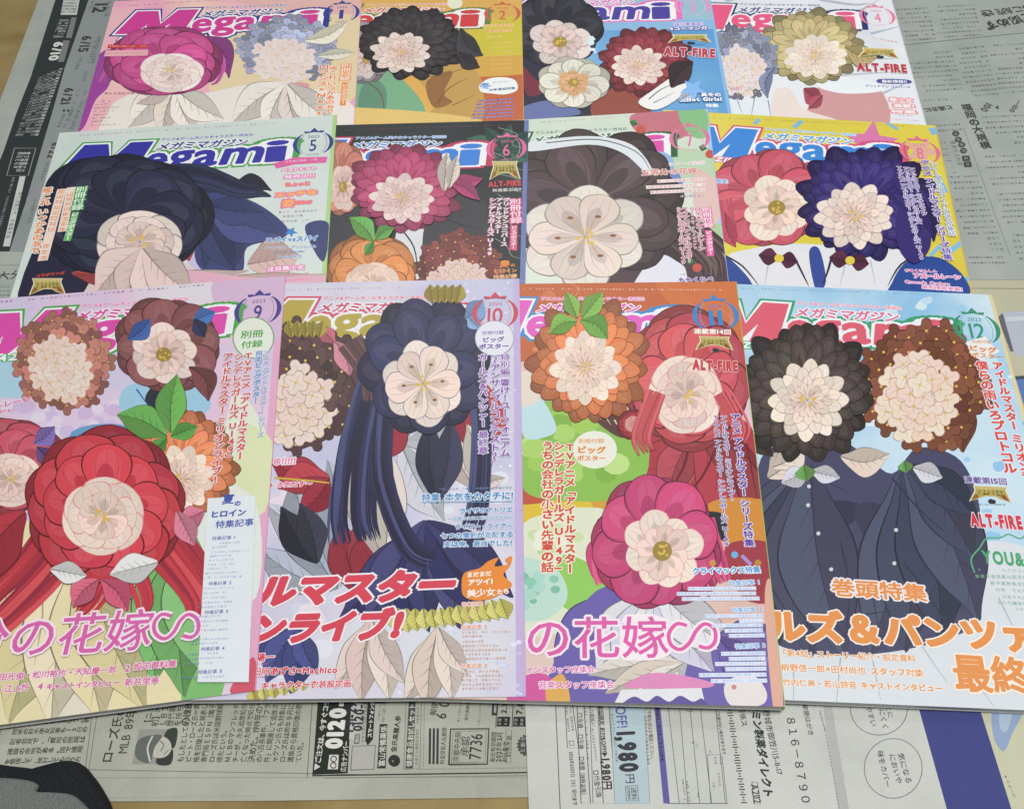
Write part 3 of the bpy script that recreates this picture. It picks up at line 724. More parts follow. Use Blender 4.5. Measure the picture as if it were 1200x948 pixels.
def cover_5():
    M = Mag(5); edge_strip(M, .012)
    masthead(M)
    M.part('cover_picture')
    M.fill([(170, 205), (230, 192), (290, 215), (318, 230), (300, 232), (250, 240), (180, 260)], '272842'); M.leaf((270, 222), (318, 224), .2, '25263c', -.2)
    M.fill([(226, 236), (256, 226), (300, 238), (336, 266), (330, 280), (290, 290), (282, 320), (236, 322), (220, 280)], '3c4470'); M.fill([(240, 276), (272, 266), (288, 280), (276, 312), (240, 300)], '2e345c')
    for i, e in enumerate(((240, 318), (275, 318), (330, 276), (310, 250))): M.leaf((238, 238), e, .22, ('3c4470', '343b66', '465084', '3a4270')[i], .06)
   
    M.fill([(358, 264), (385, 262), (380, 306), (366, 290)], '3a4474'); M.fill([(222, 236), (234, 228), (228, 300), (242, 322), (226, 320), (214, 280)], 'c3bcd8')
    M.fill([(60, 250), (100, 215), (150, 210), (120, 300), (90, 360), (20, 360)], '26263e')
    M.fill([(100, 340), (130, 306), (190, 296), (240, 320), (300, 325), (386, 330), (380, 420), (70, 420)], 'dac3bd'); M.leaf((290, 310), (350, 300), .4, 'd3b6b0'); M.leaf((120, 345), (290, 318), .12, 'd8c0ba', .05); M.leaf((200, 345), (380, 322), .1, 'dcc4bc', .04)
    M.fill([(210, 318), (300, 326), (380, 324), (380, 350), (180, 350)], 'd9a5bc')
    M.leaf((150, 302), (84, 320), .2, 'a84a48', -.15); M.leaf((212, 280), (222, 306), .4, 'c04a58')
    M.flow([(170, 208), (230, 205), (280, 222), (316, 224)], 26, 34, 12, ['262742', '1e1f36', '33365a', '2b2d4c', '454a70'], 3, 5); M.flow([(110, 230), (80, 270), (50, 330)], 26, 60, 50, ['262742', '1e1f36', '30335a', '2b2d4c'], 3.5, 6)
    M.bloom(146, 252, 100, 74, '25263f', 'dcccc4', dx=18, dy=32, ratio=.5, seed=51, kind='rose')
    for i, e in enumerate(((112, 345), (150, 360), (190, 362), (226, 345))): M.leaf((168, 292), e, .3, ('dcc6bf', 'd4bbb3', 'e2cec6')[i % 3], .06)
    badge(M); gold_logo(M, 36, 76, 336, 18); M.part('headline_lettering')
    M.text('艦これ いつかあの海で', (56.5, 220), (40, 298), 'd8864f', 'eef0ec', vert=True, hw=.08, bold=.04, asp=1.1)
    M.marks((73, 222), (50, 306), 13, 'd8864f', seed=51, halo='e6d2c4', raw=True); M.marks((84, 220), (73, 272), 9, 'd8864f', seed=52, halo='e6d2c4', raw=True)
    M.text('別冊付録', (96.5, 219), (90, 247), 'e4efe4', '4f9a58', vert=True, hw=.1, bold=.03, asp=1.3)
    M.fill([(85, 249), (93, 249), (83, 283), (74, 283)], '6db06a', False); M.text('ビッグポスター', (88.5, 250), (79, 282), 'e4f0e0', None, vert=True, bold=.03, asp=1.3)
    M.text('コラボマンガ', (42, 324), (76, 320), 'c0453c', '4a2a38', hw=.06, bold=.05)
    M.fill([(320, 192), (344, 185), (384, 184), (382, 191), (346, 193), (324, 198)], 'd8609a', False); M.marks((334, 190), (372, 187), 9, 'f0dce8', seed=3)
    M.text('ベストヒット', (330, 200), (371, 197), 'f0e0ea', 'd860a0', hw=.13, bold=.06, asp=.95); M.text('発売中!!', (333, 208), (369, 206), 'f0e0ea', 'd860a0', hw=.13, bold=.05, asp=.8)
    M.text('ちょっと', (334, 217), (364, 215), 'e88a5a', 'e06aa8', hw=.11, bold=.06); M.text('エッチな', (322, 229), (372, 225), 'f0b060', 'e06aa0', hw=.11, bold=.07, asp=.8); M.text('姿', (330, 239), (345, 238), 'f0b060', 'e06aa0', hw=.11, bold=.06); M.text('だらけ', (345, 238), (366, 237), 'e88a5a', 'e06aa0', hw=.11, bold=.06)
    M.text('スパイvsスパイ', (311, 282), (373, 279), '3f7ec0', 'e0e8f0', hw=.07, bold=.05, asp=1.1); M.text('プリンセス・プリンシパル', (310, 291), (371, 289), '5a86b8', 'e4e8ee', hw=.06, bold=.025, asp=1.1)
    M.text('Crown Handler', (320, 296), (358, 294.5), '5a86b8', None, bold=.015); M.text('スパイ教室', (325, 302), (354, 300.5), '4f7eb8', 'e4e8ee', hw=.06, bold=.03); star(M, 341, 272, 8, '3f86c8', .2)
    M.text('注目美少女', (313, 316), (357, 313), 'f0e4ec', 'd870a8', hw=.14, bold=.05, asp=.95); M.marks((312, 324), (362, 321), 9, 'd880b0', seed=7, raw=True); M.marks((333, 329), (366, 327), 7, 'd880b0', seed=8)
    M.part('small_print'); lines(M, [(326, 249, 372, 247), (331, 254, 360, 252.5), (330, 260, 362, 258)], 'a884b0', 4.5, seed=60); topline(M, (80, 160), (330, 144), 'c08aa8', 60)
    M.finish(wash(['c2cec8', 'ccd6d2', 'd4dad8'], 8, K(5), seed=5))

def cover_6():
    M = Mag(6); edge_strip(M, .014, '6a7ab0')
    M.part('cover_picture')
    for a in range(9): M.leaf((590, 175), (590 + 46 * math.cos(a * .7), 172 + 26 * math.sin(a * .7)), .22, '3a6456' if a % 2 else '2f5048')
    R = random.Random(6)
    for i in range(7):
        y = 150 + i * 26; M.stroke([(560 + R.random() * 30, y), (590 + R.random() * 20, y + 8), (600, y + 20), (612 + R.random() * 6, y + 24)], '8d9c8c', 1.0, .6)
    masthead(M)
    M.part('cover_picture')
    M.fill([(380, 240), (420, 232), (440, 300), (430, 340), (370, 340)], '3a3a40'); M.fill([(470, 262), (500, 255), (508, 300), (480, 340), (462, 300)], 'd2d0d6')
    M.fill([(505, 240), (560, 232), (572, 262), (570, 340), (500, 330)], '3c3b40'); folds(M, [[(510, 250), (535, 262), (566, 270)], [(520, 240), (548, 250)], [(470, 268), (485, 290), (490, 320)]], '24242a', 1.8)
    M.bloom(398, 208, 32, 44, 'c9806f', 'd9c2b8', n=7, dx=4, dy=12, seed=61, kind='cosmos')
    M.bloom(474, 222, 66, 50, 'b0466e', 'ddcac4', dx=-2, dy=12, seed=62, kind='dahlia')
    M.leaf((530, 205), (566, 210), .24, 'b84a78', .2); M.leaf((526, 215), (562, 236), .2, 'b04470', -.1); M.leaf((520, 226), (524, 180), .2, 'd9cac2'); M.leaf((526, 222), (536, 184), .2, 'd9cac2')
    M.bloom(540, 318, 54, 48, '8d4a48', 'd8c4bc', dx=-4, dy=14, seed=63, kind='cluster')
    M.bloom(436, 318, 54, 44, 'd0864e', 'dcc8ba', dx=0, dy=14, seed=64, kind='rose')
    M.leaf((438, 284), (410, 256), .3, '6fae58', .1); M.leaf((440, 282), (462, 268), .3, '64a250', -.1); M.leaf((438, 284), (428, 300), .3, '5c9848')
    badge(M); gold_logo(M, 575, 609, 200, 20); M.part('headline_lettering')
    M.text('ALT-FIRE', (572, 216.5), (611, 214.5), 'c84850', '4a2428', hw=.05, bold=.06, asp=1.69); M.text('新連載企画!!', (577, 223.5), (611, 222), 'd9d6d8', None, bold=.03)
    M.text('別冊付録', (603.5, 233), (605, 262), 'ece0e6', 'd0608c', vert=True, hw=.1, bold=.03, asp=1.3); M.fill([(598, 264), (606.5, 264), (606, 294), (597, 293)], 'd0557e', False); M.text('ビッグポスター', (602.5, 265), (601.5, 292), 'f0e0e6', None, vert=True, bold=.03, asp=1.3)
    M.text('グリッドマンユニバース', (593.5, 232), (590.5, 289), 'e6e2e6', 'a86a86', vert=True, hw=.07, bold=.03, asp=1.1); M.text('アイドルマスター', (585.5, 232), (583, 274), 'e6e2e6', 'a86a86', vert=True, hw=.07, bold=.03, asp=1.1)
    M.text('シンデレラガールズ U149', (577.5, 232), (573.5, 300), 'e6e2e6', 'c0608a', vert=True, hw=.08, bold=.03, asp=1.2)
    M.text('春', (586.5, 309), (597, 309), 'd8842f', None, bold=.07); M.text('の', (598, 311), (604, 311), 'd8842f', None, bold=.04); M.text('ヒロイン', (578, 318), (606, 317), 'd89a5a', None, bold=.05); M.text('特集記事', (578, 325), (606, 323.5), 'd8a878', None, bold=.05)
    topline(M, (400, 153), (600, 147), '8a5a66'); M.finish(wash(['202427', '282b2e', '31383a'], 10, K(6), seed=6))

def cover_7():
    M = Mag(7); edge_strip(M, .012, 'a9c0e6')
    M.part('cover_picture')
    M.fill([(740, 135), (800, 128), (812, 150), (790, 165), (752, 160)], 'c0727c'); M.fill([(795, 130), (826, 128), (828, 160), (808, 158)], '86b884'); M.fill([(770, 175), (830, 180), (838, 215), (790, 205)], 'b7cfae'); M.fill([(810, 260), (850, 270), (850, 340), (820, 330)], 'a9c79a'); M.fill([(815, 200), (845, 220), (840, 262), (815, 250)], 'd7b8b6')
    masthead(M)
    M.part('cover_picture')
    M.ell(776, 226, 26, 34, '7287be'); M.ell(772, 192, 18, 14, '8fb2d8')
    M.fill([(760, 235), (800, 262), (846, 300), (850, 350), (700, 350), (720, 300)], '4c3f40'); M.fill([(770, 258), (796, 290), (800, 330), (775, 330)], '3a3032')
    M.flow([(745, 225), (790, 262), (835, 300), (848, 340)], 34, 40, 50, ['4c3f40', '3a3032', '5c4c4a', '443838', '6a5854'], 3, 7); M.flow([(740, 250), (760, 290), (755, 340)], 18, 30, 30, ['4c3f40', '3a3032', '5c4c4a'], 3, 8)
    M.fill([(756, 312), (775, 299), (792, 306), (804, 318), (800, 350), (740, 350)], 'd6dae2')
    M.bloom(694, 238, 108, 88, '4b3e3f', 'dcd3cb', n=9, ratio=.6, dx=-8, dy=40, seed=71, kind='lily')
    M.fill([(620, 168), (690, 160), (740, 170), (764, 198), (758, 204), (730, 180), (690, 170), (622, 178)], 'd9e0e4'); folds(M, [[(640, 168), (700, 164), (745, 178), (762, 200)]], '5a6066', 2)
    for x, y in ((751, 152), (832, 181), (817, 314)):
        M.stroke([(x - 6, y - 8), (x - 2, y - 6), (x, y - 3)], '5a6a3a', 1); M.ell(x, y, 5.5, 5, 'c0574c'); M.leaf((x - 4, y - 6), (x - 13, y - 9), .4, '4a8a52')
    badge(M); M.part('headline_lettering')
    M.text('シリーズ完結', (783, 193), (826, 191), 'd0a8b0', 'eef0ee', bold=.02); M.text('五等分の花嫁∽', (751, 203), (828, 200), 'cc5a5a', 'ecdcd8', hw=.07, bold=.01, asp=1.05)
    lines(M, [(770, 213, 828, 210), (757, 220, 827, 217), (762, 226, 826, 223)], 'c8605f', 5, 'e2d8d6', seed=70); M.text('インタビュー', (797, 230.5), (826, 229), '8a6a8a', 'e4e0e2', bold=.03)
    M.text('別冊付録', (827.5, 243), (831, 267), 'f0e6ea', 'd870a0', vert=True, hw=.1, bold=.03, asp=1.3); M.fill([(826, 270), (834, 270), (837, 300), (828.5, 301)], 'd8609a', False); M.text('ビッグポスター', (830.5, 271), (833, 299), 'f4e4ec', None, vert=True, bold=.03, asp=1.3)
    for t, a, b in (('OVAアズールレーン', (817.5, 243), (822.5, 294)), ("Queen's Orders", (810.5, 243), (815, 292)), ('TVアニメ アイドルマスター', (803.5, 243), (808, 308)), ('シンデレラガールズ U149', (796.5, 243), (801, 310))): M.text(t, a, b, 'b8487a', 'eadfe6', vert=True, hw=.08, bold=.03, asp=1.15)
    M.text('ももくらべ', (795, 328.5), (836, 327), '7a4a9a', 'e6e2ea', hw=.07, bold=.05); M.part('small_print'); M.marks((796, 322), (837, 321), 11, '5a5a7a', seed=7); topline(M, (630, 144), (815, 131), 'b88a92')
    M.finish(wash(['c3d2c0', 'cfdacc', 'd8dcd4'], 9, K(7), seed=7))

def cover_8():
    M = Mag(8)
    M.part('cover_picture')
    for a, b, w_ in (((1036, 142), (1052, 152), 5), ((1092, 150), (1096, 158), 9), ((1098, 205), (1108, 226), 7), ((1112, 296), (1130, 282), 7), ((1090, 300), (1102, 288), 5), ((940, 142), (930, 150), 6), ((890, 140), (884, 146), 5), ((1128, 330), (1136, 326), 7), ((860, 215), (850, 232), 6)): M.stroke([a, b], '7fb2d2', w_, w_, smooth=False)
    star(M, 1020, 168, 34, 'd07aa6', -1.45); star(M, 1080, 178, 22, 'd8a896', -1.2)
    masthead(M)
    M.part('cover_picture')
    M.fill([(846, 310), (880, 292), (930, 286), (980, 288), (1040, 290), (1075, 300), (1100, 340), (1090, 400), (840, 400)], 'd6d8de')
    M.fill([(842, 300), (858, 306), (882, 334), (880, 360), (840, 350)], '2f4690'); M.fill([(1046, 330), (1064, 306), (1100, 302), (1130, 325), (1130, 350), (1046, 350)], '2c4a92'); M.fill([(948, 296), (960, 292), (968, 330), (956, 340)], '34488e')
    folds(M, [[(846, 298), (870, 312), (890, 336)], [(1084, 296), (1056, 310), (1040, 336)], [(930, 300), (940, 320), (948, 336)], [(975, 300), (970, 318), (964, 334)]], '2a2c3a', 2.6)
    folds(M, [[(900, 312), (896, 335)], [(1020, 305), (1026, 335)], [(990, 312), (984, 336)]], 'a8acb8', 1.6)
    M.bloom(898, 232, 68, 58, 'c75a6a', 'e2d2c4', dx=12, dy=12, seed=81, kind='cosmos')
    M.bloom(1014, 238, 80, 66, '33296a', 'e2d2c6', dx=-12, dy=16, seed=82, kind='dahlia')
    M.fill([(1060, 210), (1085, 250), (1090, 290), (1070, 310), (1050, 280)], '352b6c'); M.flow([(1050, 215), (1076, 250), (1076, 300)], 24, 34, 26, ['352b6c', '2c245c', '43387e', '3a3074'], 3, 9); M.flow([(846, 235), (852, 262), (858, 296)], 12, 20, 14, ['c75a6a', 'b44e5e', 'd46c78'], 3, 10); M.leaf((1066, 240), (1094, 284), .2, '2f2660', -.2); M.leaf((850, 250), (862, 290), .25, 'c05062', .1)
    for cx, cy in ((913, 303), (996, 306)):
        M.leaf((cx, cy), (cx - 24, cy - 4), .4, '5a2a40'); M.leaf((cx, cy), (cx + 22, cy + 4), .42, '542440'); M.ell(cx, cy, 5.5, 5, 'd8c04a')
    badge(M); M.part('headline_lettering')
    M.text('アニメ アイドルマスター シリーズ特集', (1083, 189), (1111, 306), '5a3a9a', 'e4dff0', vert=True, hw=.07, bold=.045, asp=1.15)
    M.text('シリーズ作品のアイドルたちが集結', (1093, 191), (1116, 278), '6a8ac0', 'ecebdc', vert=True, hw=.08, bold=.02, asp=1.1)
    for t, a, b in (('アイドルマスター ミリオンライブ', (1068, 198), (1083, 254)), ('アイドルマスター シンデレラガールズ', (1061, 197), (1077, 264)), ('TVアニメ アイドルマスター シンデレラガールズ U149', (1053, 196), (1080, 306))): M.text(t, a, b, '5a3f96', 'e2deee', vert=True, hw=.1, bold=.025, asp=1.3)
    M.text('びそくぜんしん', (1060, 317), (1098, 318), 'd860a0', 'f0e0ea', bold=.03); M.text('アズールレーン', (1070, 323), (1126, 325), 'd8558f', 'f2e4ee', hw=.1, bold=.05, asp=1.1); M.text("Queen's Orders", (1060, 330), (1113, 333), 'd8609a', 'f2e4ee', bold=.03)
    M.text('最新情報掲載!', (1080, 336), (1128, 339.5), 'c85a9a', 'f2e4ee', hw=.08, bold=.03); M.text('限定', (838, 212.5), (853, 213), '3f7ec8', 'e6eaf0', hw=.1, bold=.04)
    topline(M, (835, 138), (1060, 148), 'b89a6a'); M.finish(wash(['cdbb42', 'd6c84a', 'dccf5c'], 8, K(8), seed=8))

def cover_9():
    M = Mag(9); edge_strip(M, .018)
    M.part('cover_picture')
    M.fill([(-60, 420), (40, 425), (40, 480), (-60, 480)], 'a9cfde'); M.fill([(250, 330), (334, 322), (325, 400), (270, 380)], 'd0b6d2'); M.fill([(225, 470), (280, 460), (315, 520), (300, 580), (240, 560)], 'dfe2d2'); M.fill([(280, 500), (320, 520), (310, 600), (280, 580)], 'd8dcb4'); M.fill([(230, 420), (270, 430), (262, 500), (232, 480)], 'dcc0da')
    masthead(M, 0, -.012)
    M.part('cover_picture')
    M.fill([(-60, 470), (40, 466), (130, 455), (170, 490), (160, 520), (60, 520), (-60, 520)], 'd8c8de'); dots(M, 40, (0, 470, 150, 510), ['cdb2d6', 'c9bade', 'e0d4e4'], 5, 10, 91)
    M.fill([(84, 506), (150, 500), (160, 545), (90, 560)], '6f9cc8'); M.fill([(150, 452), (232, 450), (240, 485), (150, 490)], '9cc6dc'); folds(M, [[(92, 510), (110, 545)], [(108, 508), (124, 545)], [(126, 506), (140, 540)], [(160, 456), (180, 484)], [(215, 452), (205, 484)]], '4a6aa0', 2.2)
    M.fill([(170, 470), (182, 452), (200, 470), (195, 486)], '2f3040')
    M.fill([(180, 590), (240, 585), (262, 640), (258, 820), (150, 840), (150, 700)], '7fb873'); folds(M, [[(190, 610), (215, 680), (205, 790)], [(235, 600), (238, 700), (225, 790)], [(170, 700), (190, 790)]], '4f8a50', 2)
    M.fill([(185, 575), (240, 560), (300, 590), (300, 700), (245, 690), (205, 640)], 'dce2dc')
    M.fill([(-60, 640), (30, 610), (90, 640), (180, 660), (200, 740), (190, 860), (-60, 880)], 'e3d8b0'); M.fill([(60, 660), (110, 650), (140, 720), (120, 850), (60, 850)], 'dcd6c4')
    for i, e in enumerate(((-40, 800), (10, 845), (60, 850), (120, 846), (170, 830))): M.leaf((100, 640), e, .2, ('e3d8b0', 'dacd9e', 'e8dfc0')[i % 3], .05)
    for i, e in enumerate(((180, 800), (215, 815), (250, 800))): M.leaf((222, 620), e, .2, ('7fb873', '70aa66', '8cc080')[i], .05)
    folds(M, [[(20, 640), (50, 700), (40, 780)], [(150, 670), (165, 730), (150, 800)], [(0, 680), (18, 730)]], 'b09a6a', 2)
    M.bloom(196, 404, 62, 56, '8a5456', 'e2cfc6', dx=-4, dy=12, seed=92, kind='cosmos'); M.leaf((222, 430), (244, 470), .3, '7c484c', -.2)
    M.leaf((150, 398), (176, 374), .3, '4a68b0', .1); M.leaf((226, 376), (252, 366), .35, '5078c0'); M.leaf((228, 374), (240, 396), .35, '34365a')
    M.bloom(74, 424, 60, 60, 'c98578', 'e8d8cc', dx=-2, dy=10, seed=91, kind='cluster')
    M.bloom(14, 545, 66, 56, 'c25666', 'e6d2c8', dx=-2, dy=18, seed=93, kind='rose'); M.leaf((40, 520), (64, 500), .36, '8674bc', .1); M.leaf((44, 524), (62, 545), .36, '6a4f86')
    M.bloom(212, 546, 68, 66, 'd9835a', 'ead8c8', dx=0, dy=16, seed=94, kind='dahlia')
    M.leaf((196, 512), (138, 486), .3, '6fb058', .08); M.leaf((200, 508), (208, 440), .26, '74b45c', -.05); M.leaf((200, 512), (232, 500), .3, '62a24e'); M.leaf((196, 514), (176, 534), .3, '5c9a4a')
    M.flow([(90, 600), (50, 660), (0, 710), (-40, 740)], 40, 60, 60, ['c5424e', 'a83642', 'd2525c', 'b93e4a', '8f3040'], 5, 12); M.flow([(160, 600), (205, 650), (240, 700), (236, 745)], 40, 60, 44, ['c5424e', 'a83642', 'd2525c', 'b93e4a', '8f3040'], 5, 13); M.flow([(130, 650), (110, 700), (80, 740)], 16, 40, 12, ['c5424e', 'b93e4a', 'a83642'], 4, 14); M.flow([(150, 650), (170, 700), (165, 735)], 14, 30, 12, ['c5424e', 'b93e4a', 'a83642'], 4, 15); M.leaf((190, 640), (232, 600), .28, 'c8505c', -.2); M.leaf((30, 600), (-30, 690), .3, 'b63c48', .1)
    M.bloom(124, 596, 96, 92, 'c5424e', 'ecdacd', n=9, ratio=.5, dx=-2, dy=10, seed=95, kind='rose')
    M.leaf((116, 680), (86, 712), .34, 'd86a86', .1); M.leaf((120, 680), (150, 716), .34, 'd4607e', -.1); M.leaf((60, 668), (102, 676), .3, 'e6e2e2'); M.leaf((186, 660), (130, 674), .3, 'e6e2e2'); M.leaf((240, 600), (212, 612), .4, 'd87c98'); M.leaf((208, 600), (228, 640), .3, 'd8869e')
    M.fill([(280, 790), (298, 770), (300, 812), (270, 812)], 'cf5a6c'); badge(M, 0, -.012)
    M.part('headline_lettering')
    M.fill([(244, 585), (300, 582), (292, 800), (232, 800)], 'dfe4ea', False)
    M.ell(297, 396, 24, 24, '6aa05a', w=1.3); M.ell(297, 396, 23, 23, 'dde4d8'); M.text('別冊', (282, 392.5), (309, 390.5), '4f9a44', None, bold=.045, asp=.95); M.text('付録', (282.5, 404.5), (308, 402.5), '4f9a44', None, bold=.045, asp=.95)
    for t, a, b in (('TVアニメ「アイドルマスター', (291.5, 413), (281, 539)), ('シンデレラガールズ U149」', (280.5, 414), (269, 541)), ('アイドルマスター ミリオンライブ!', (268, 414), (252, 568))): M.text(t, a, b, 'cc4f4f', 'ece4e6', vert=True, hw=.07, bold=.045, asp=1.05)
    M.text('両面ビッグポスター', (304, 411), (299.5, 473), '4f86c0', 'e4e4ee', vert=True, bold=.035); M.text('アニメ「アイドルマスター」シリーズ', (313, 411), (305, 513), '5a8cc4', 'e4e4ea', vert=True, hw=.05, bold=.015, asp=1.1)
    M.text('夏', (261, 586.5), (275, 585.5), '4a58a6', None, bold=.06, asp=1.05); M.text('の', (275, 591), (283, 590.5), '4a58a6', None, bold=.05); M.text('ヒロイン', (247, 604), (289, 601), '4a58a6', None, bold=.05); M.text('特集記事', (253, 616), (298, 612.5), '4a58a6', None, bold=.04)
    for n_, a, b in (('1', (249, 632), (276, 630.5)), ('2', (245, 685), (272, 683.5)), ('3', (240.5, 718.5), (268, 717)), ('4', (236, 761.5), (264, 760)), ('5', (232.5, 788.5), (261, 787))): article(M, n_, a, b, '4f63aa')
    M.text('分の花嫁', (-44, 752), (181, 737), 'd268a8', 'eedfea', hw=.045, bold=.012, asp=1.02); loop_mark(M, 207, 735, .95, 'd268a8', 'eedfea')
    M.text('保田光俊・松川裕也・大知慶一郎', (-11, 794), (137, 784), 'd05a94', 'f0e6ea', hw=.07, bold=.035); M.text('2', (146, 783), (153, 782.5), 'd05a94', 'f0e6ea', bold=.03); M.text('設定資料集', (157, 782), (208, 778), 'd05a94', 'f0e6ea', hw=.07, bold=.035)
    M.text('・江上怜', (-5, 808), (35, 804.5), 'd05a94', 'f0e6ea', hw=.07, bold=.035); M.text('4', (44, 804), (51, 803.5), 'd05a94', 'f0e6ea', bold=.03); M.text('キャストインタビュー', (54, 804.5), (141, 799.5), 'd05a94', 'f0e6ea', hw=.07, bold=.035); M.text('新井里美', (146, 799.5), (187, 796.5), 'd05a94', 'f0e6ea', hw=.07, bold=.035)
    M.text('ルレーン', (-8, 476.5), (37, 467), 'd8589a', 'ecdcea', bold=.03); M.text('ers', (-2, 482), (13, 480), 'd8709a', 'ecdcea', bold=.03)
    M.part('small_print'); lines(M, [(250 - .24 * (y - 637), y, 250 - .24 * (y - 637) + l, y - 1.8) for y, l in ((638, 32), (643, 18), (648, 46), (653, 26), (658, 30), (663, 36), (668, 24), (673, 38), (678, 44), (691, 38), (696.5, 32), (702, 36), (707.5, 40), (713, 34), (724, 30), (729.5, 44), (735, 22), (740, 42), (745.5, 12), (750.5, 46), (755.5, 38), (767.5, 38), (773, 46), (779, 34), (795, 52))], '7f92c4', 3.6, seed=900)
    M.marks((38, 789), (60, 787), 8, 'd07aa6', seed=4); M.marks((60, 786), (100, 783), 12, 'd07aa6', seed=5); topline(M, (0, 354), (240, 334), '8a5a96', 46)
    M.finish(wash(['c2cde0', 'd2c2de', 'dec4da', 'dcd6de'], 9, K(9), seed=9))

def cover_10():
    M = Mag(10); edge_strip(M, .018)
    M.part('cover_picture')
    dots(M, 60, (540, 330, 606, 520), ['d6d6e8', 'cfd2e6', 'dcdcec'], 1, 3.5, 4); dots(M, 70, (450, 700, 612, 815), ['d2d6ea', 'c4cae4', 'dfe0ee'], 1.5, 5, 5); dots(M, 12, (570, 480, 605, 560), ['e6e8f2'], 1, 3, 6)
    masthead(M, 0, -.006)
    M.part('cover_picture')
    def fan(c, ends, wd, cols, bend=0):
        for i, e in enumerate(ends): M.leaf(c, e, wd, cols[i % len(cols)], bend if i % 2 else -bend)
    dots(M, 26, (320, 560, 470, 800), ['dcdcea', 'cfd0e4', 'e2d9e6'], 6, 16, 8); dots(M, 20, (470, 560, 590, 660), ['dadcea', 'd2d4e6'], 5, 12, 9)
    fan((395, 690), ((300, 640), (310, 590), (345, 555), (385, 540)), .2, ['b5bccb', 'c6ccd8', 'a9b2c4'], .08); fan((470, 520), ((530, 470), (548, 510), (546, 560), (520, 610)), .24, ['d3d7e2', 'c9cedb'], .05)
    fan((386, 560), ((318, 540), (326, 572), (350, 600)), .3, ['ab3446', 'b8424f', '9a2e40'], .1); fan((440, 545), ((424, 480), (450, 470), (476, 482), (424, 510)), .34, ['ab3446', 'b8424f', '9a2e40'], .08); fan((556, 530), ((548, 448), (572, 452), (578, 490)), .3, ['ab3446', 'b8424f'], .06)
    fan((425, 700), ((400, 610), (430, 590), (452, 610)), .24, ['a8384a', 'b5455a'], .06); fan((450, 660), ((418, 520), (446, 512)), .14, ['d9cbc4', 'dfd3cc'], .05); fan((560, 575), ((528, 505), (548, 498), (592, 560)), .22, ['d9cbc4', 'dfd3cc'], .08)
    fan((512, 590), ((505, 490), (528, 488)), .16, ['2e3046', '3a3c58'], .05); fan((372, 660), ((330, 594), (352, 590)), .24, ['2f2f3c', '3a3a4c'], .05)
    fan((500, 610), ((398, 726), (430, 738), (466, 742), (502, 740), (538, 736), (572, 724), (600, 700)), .17, ['3b3b6a', '454578', '33335e'], .04); fan((350, 735), ((296, 770), (312, 800), (340, 812), (372, 790)), .24, ['424a7e', '4d5690'], .06)
    for i in range(13): M.leaf((466 + i * 10, 716 - abs(i - 4) * .9 - i * .6), (468 + i * 10.6, 742 - i * 1.4), .42, 'd9d27e' if i % 2 else 'cfc76c')
    for i in range(7): M.leaf((296 + i * 12, 806 - i * 1.5), (300 + i * 11, 824 - i * 3), .45, 'd6cf7c' if i % 2 else 'cbc36a')
    fan((436, 725), ((392, 806), (424, 822), (456, 820), (474, 800)), .2, ['ddcfc6', 'd6c3ba', 'e2d6cc'], .05); fan((514, 735), ((474, 822), (502, 832), (530, 820), (548, 790)), .2, ['dfd1c8', 'd8c6bc', 'e4d8ce'], .05)
    for a, b in (((424, 502), (430, 532)), ((556, 452), (566, 478)), ((322, 560), (386, 566))): M.stroke([a, ((a[0] + b[0]) / 2 + 5, (a[1] + b[1]) / 2), b], 'c9a640', 3, 2)
    M.bloom(352, 452, 76, 78, '604445', 'e4d5ca', dx=-10, dy=24, seed=101, kind='cluster'); M.leaf((400, 400), (440, 490), .26, '5a3f42', -.2); M.leaf((392, 400), (410, 440), .3, 'd08a9a', -.1); M.leaf((392, 402), (376, 384), .4, 'c86a80')
    nv = ['2e2f52', '24253f', '3a3c64', '2a2b4a', '4a4d78']; M.flow([(440, 440), (420, 520), (412, 600), (420, 660)], 40, 34, 60, nv, 4.5, 16); M.flow([(556, 430), (566, 500), (562, 590), (548, 640)], 24, 22, 26, nv, 4, 17); M.flow([(450, 480), (448, 560), (478, 640), (530, 668)], 24, 20, 26, nv, 4, 18); M.flow([(410, 400), (436, 440), (440, 490)], 26, 30, 26, ['604445', '523a3c', '70514e'], 3.5, 19)
    M.bloom(498, 428, 76, 80, '2e2f52', 'e6d8ce', n=9, dx=-2, dy=22, seed=102, kind='lily')
    M.leaf((545, 374), (566, 352), .4, '7aa0d0', .1); M.leaf((548, 372), (562, 386), .4, '8ab0da')
    for x in range(5): M.leaf((507 + 7 * x, 356), (504 + 9 * x, 334), .36, 'a8963c'); M.leaf((342 + 8 * x, 396), (338 + 10 * x, 376), .36, 'b09c42')
    badge(M, 0, -.006); M.part('headline_lettering')
    M.ell(579.5, 397, 22, 20, 'dde0e8'); M.ell(579.5, 397, 22.5, 20.5, 'a8aeb8', w=1); M.text('別冊付録', (565, 391), (590.5, 390), '6a4a9a', None, bold=.03); M.text('ビッグ', (565, 399), (591, 398), '6a4a9a', None, bold=.045, asp=.95); M.text('ポスター', (561, 407), (597, 406), '6a4a9a', None, bold=.045, asp=.95)
    M.text('特別編 響け!ユーフォニアム', (592, 415), (592, 536), '8a5aa8', 'e6e2ee', vert=True, hw=.07, bold=.04, asp=1.05); M.text('～アンサンブルコンテスト～', (580.5, 418), (580, 540), '8a5aa8', 'e6e2ee', vert=True, hw=.07, bold=.04, asp=1.05); M.text('ガールズ&パンツァー 最終章', (566, 415), (566.5, 533), '8a5aa8', 'e6e2ee', vert=True, hw=.07, bold=.04, asp=1.05)
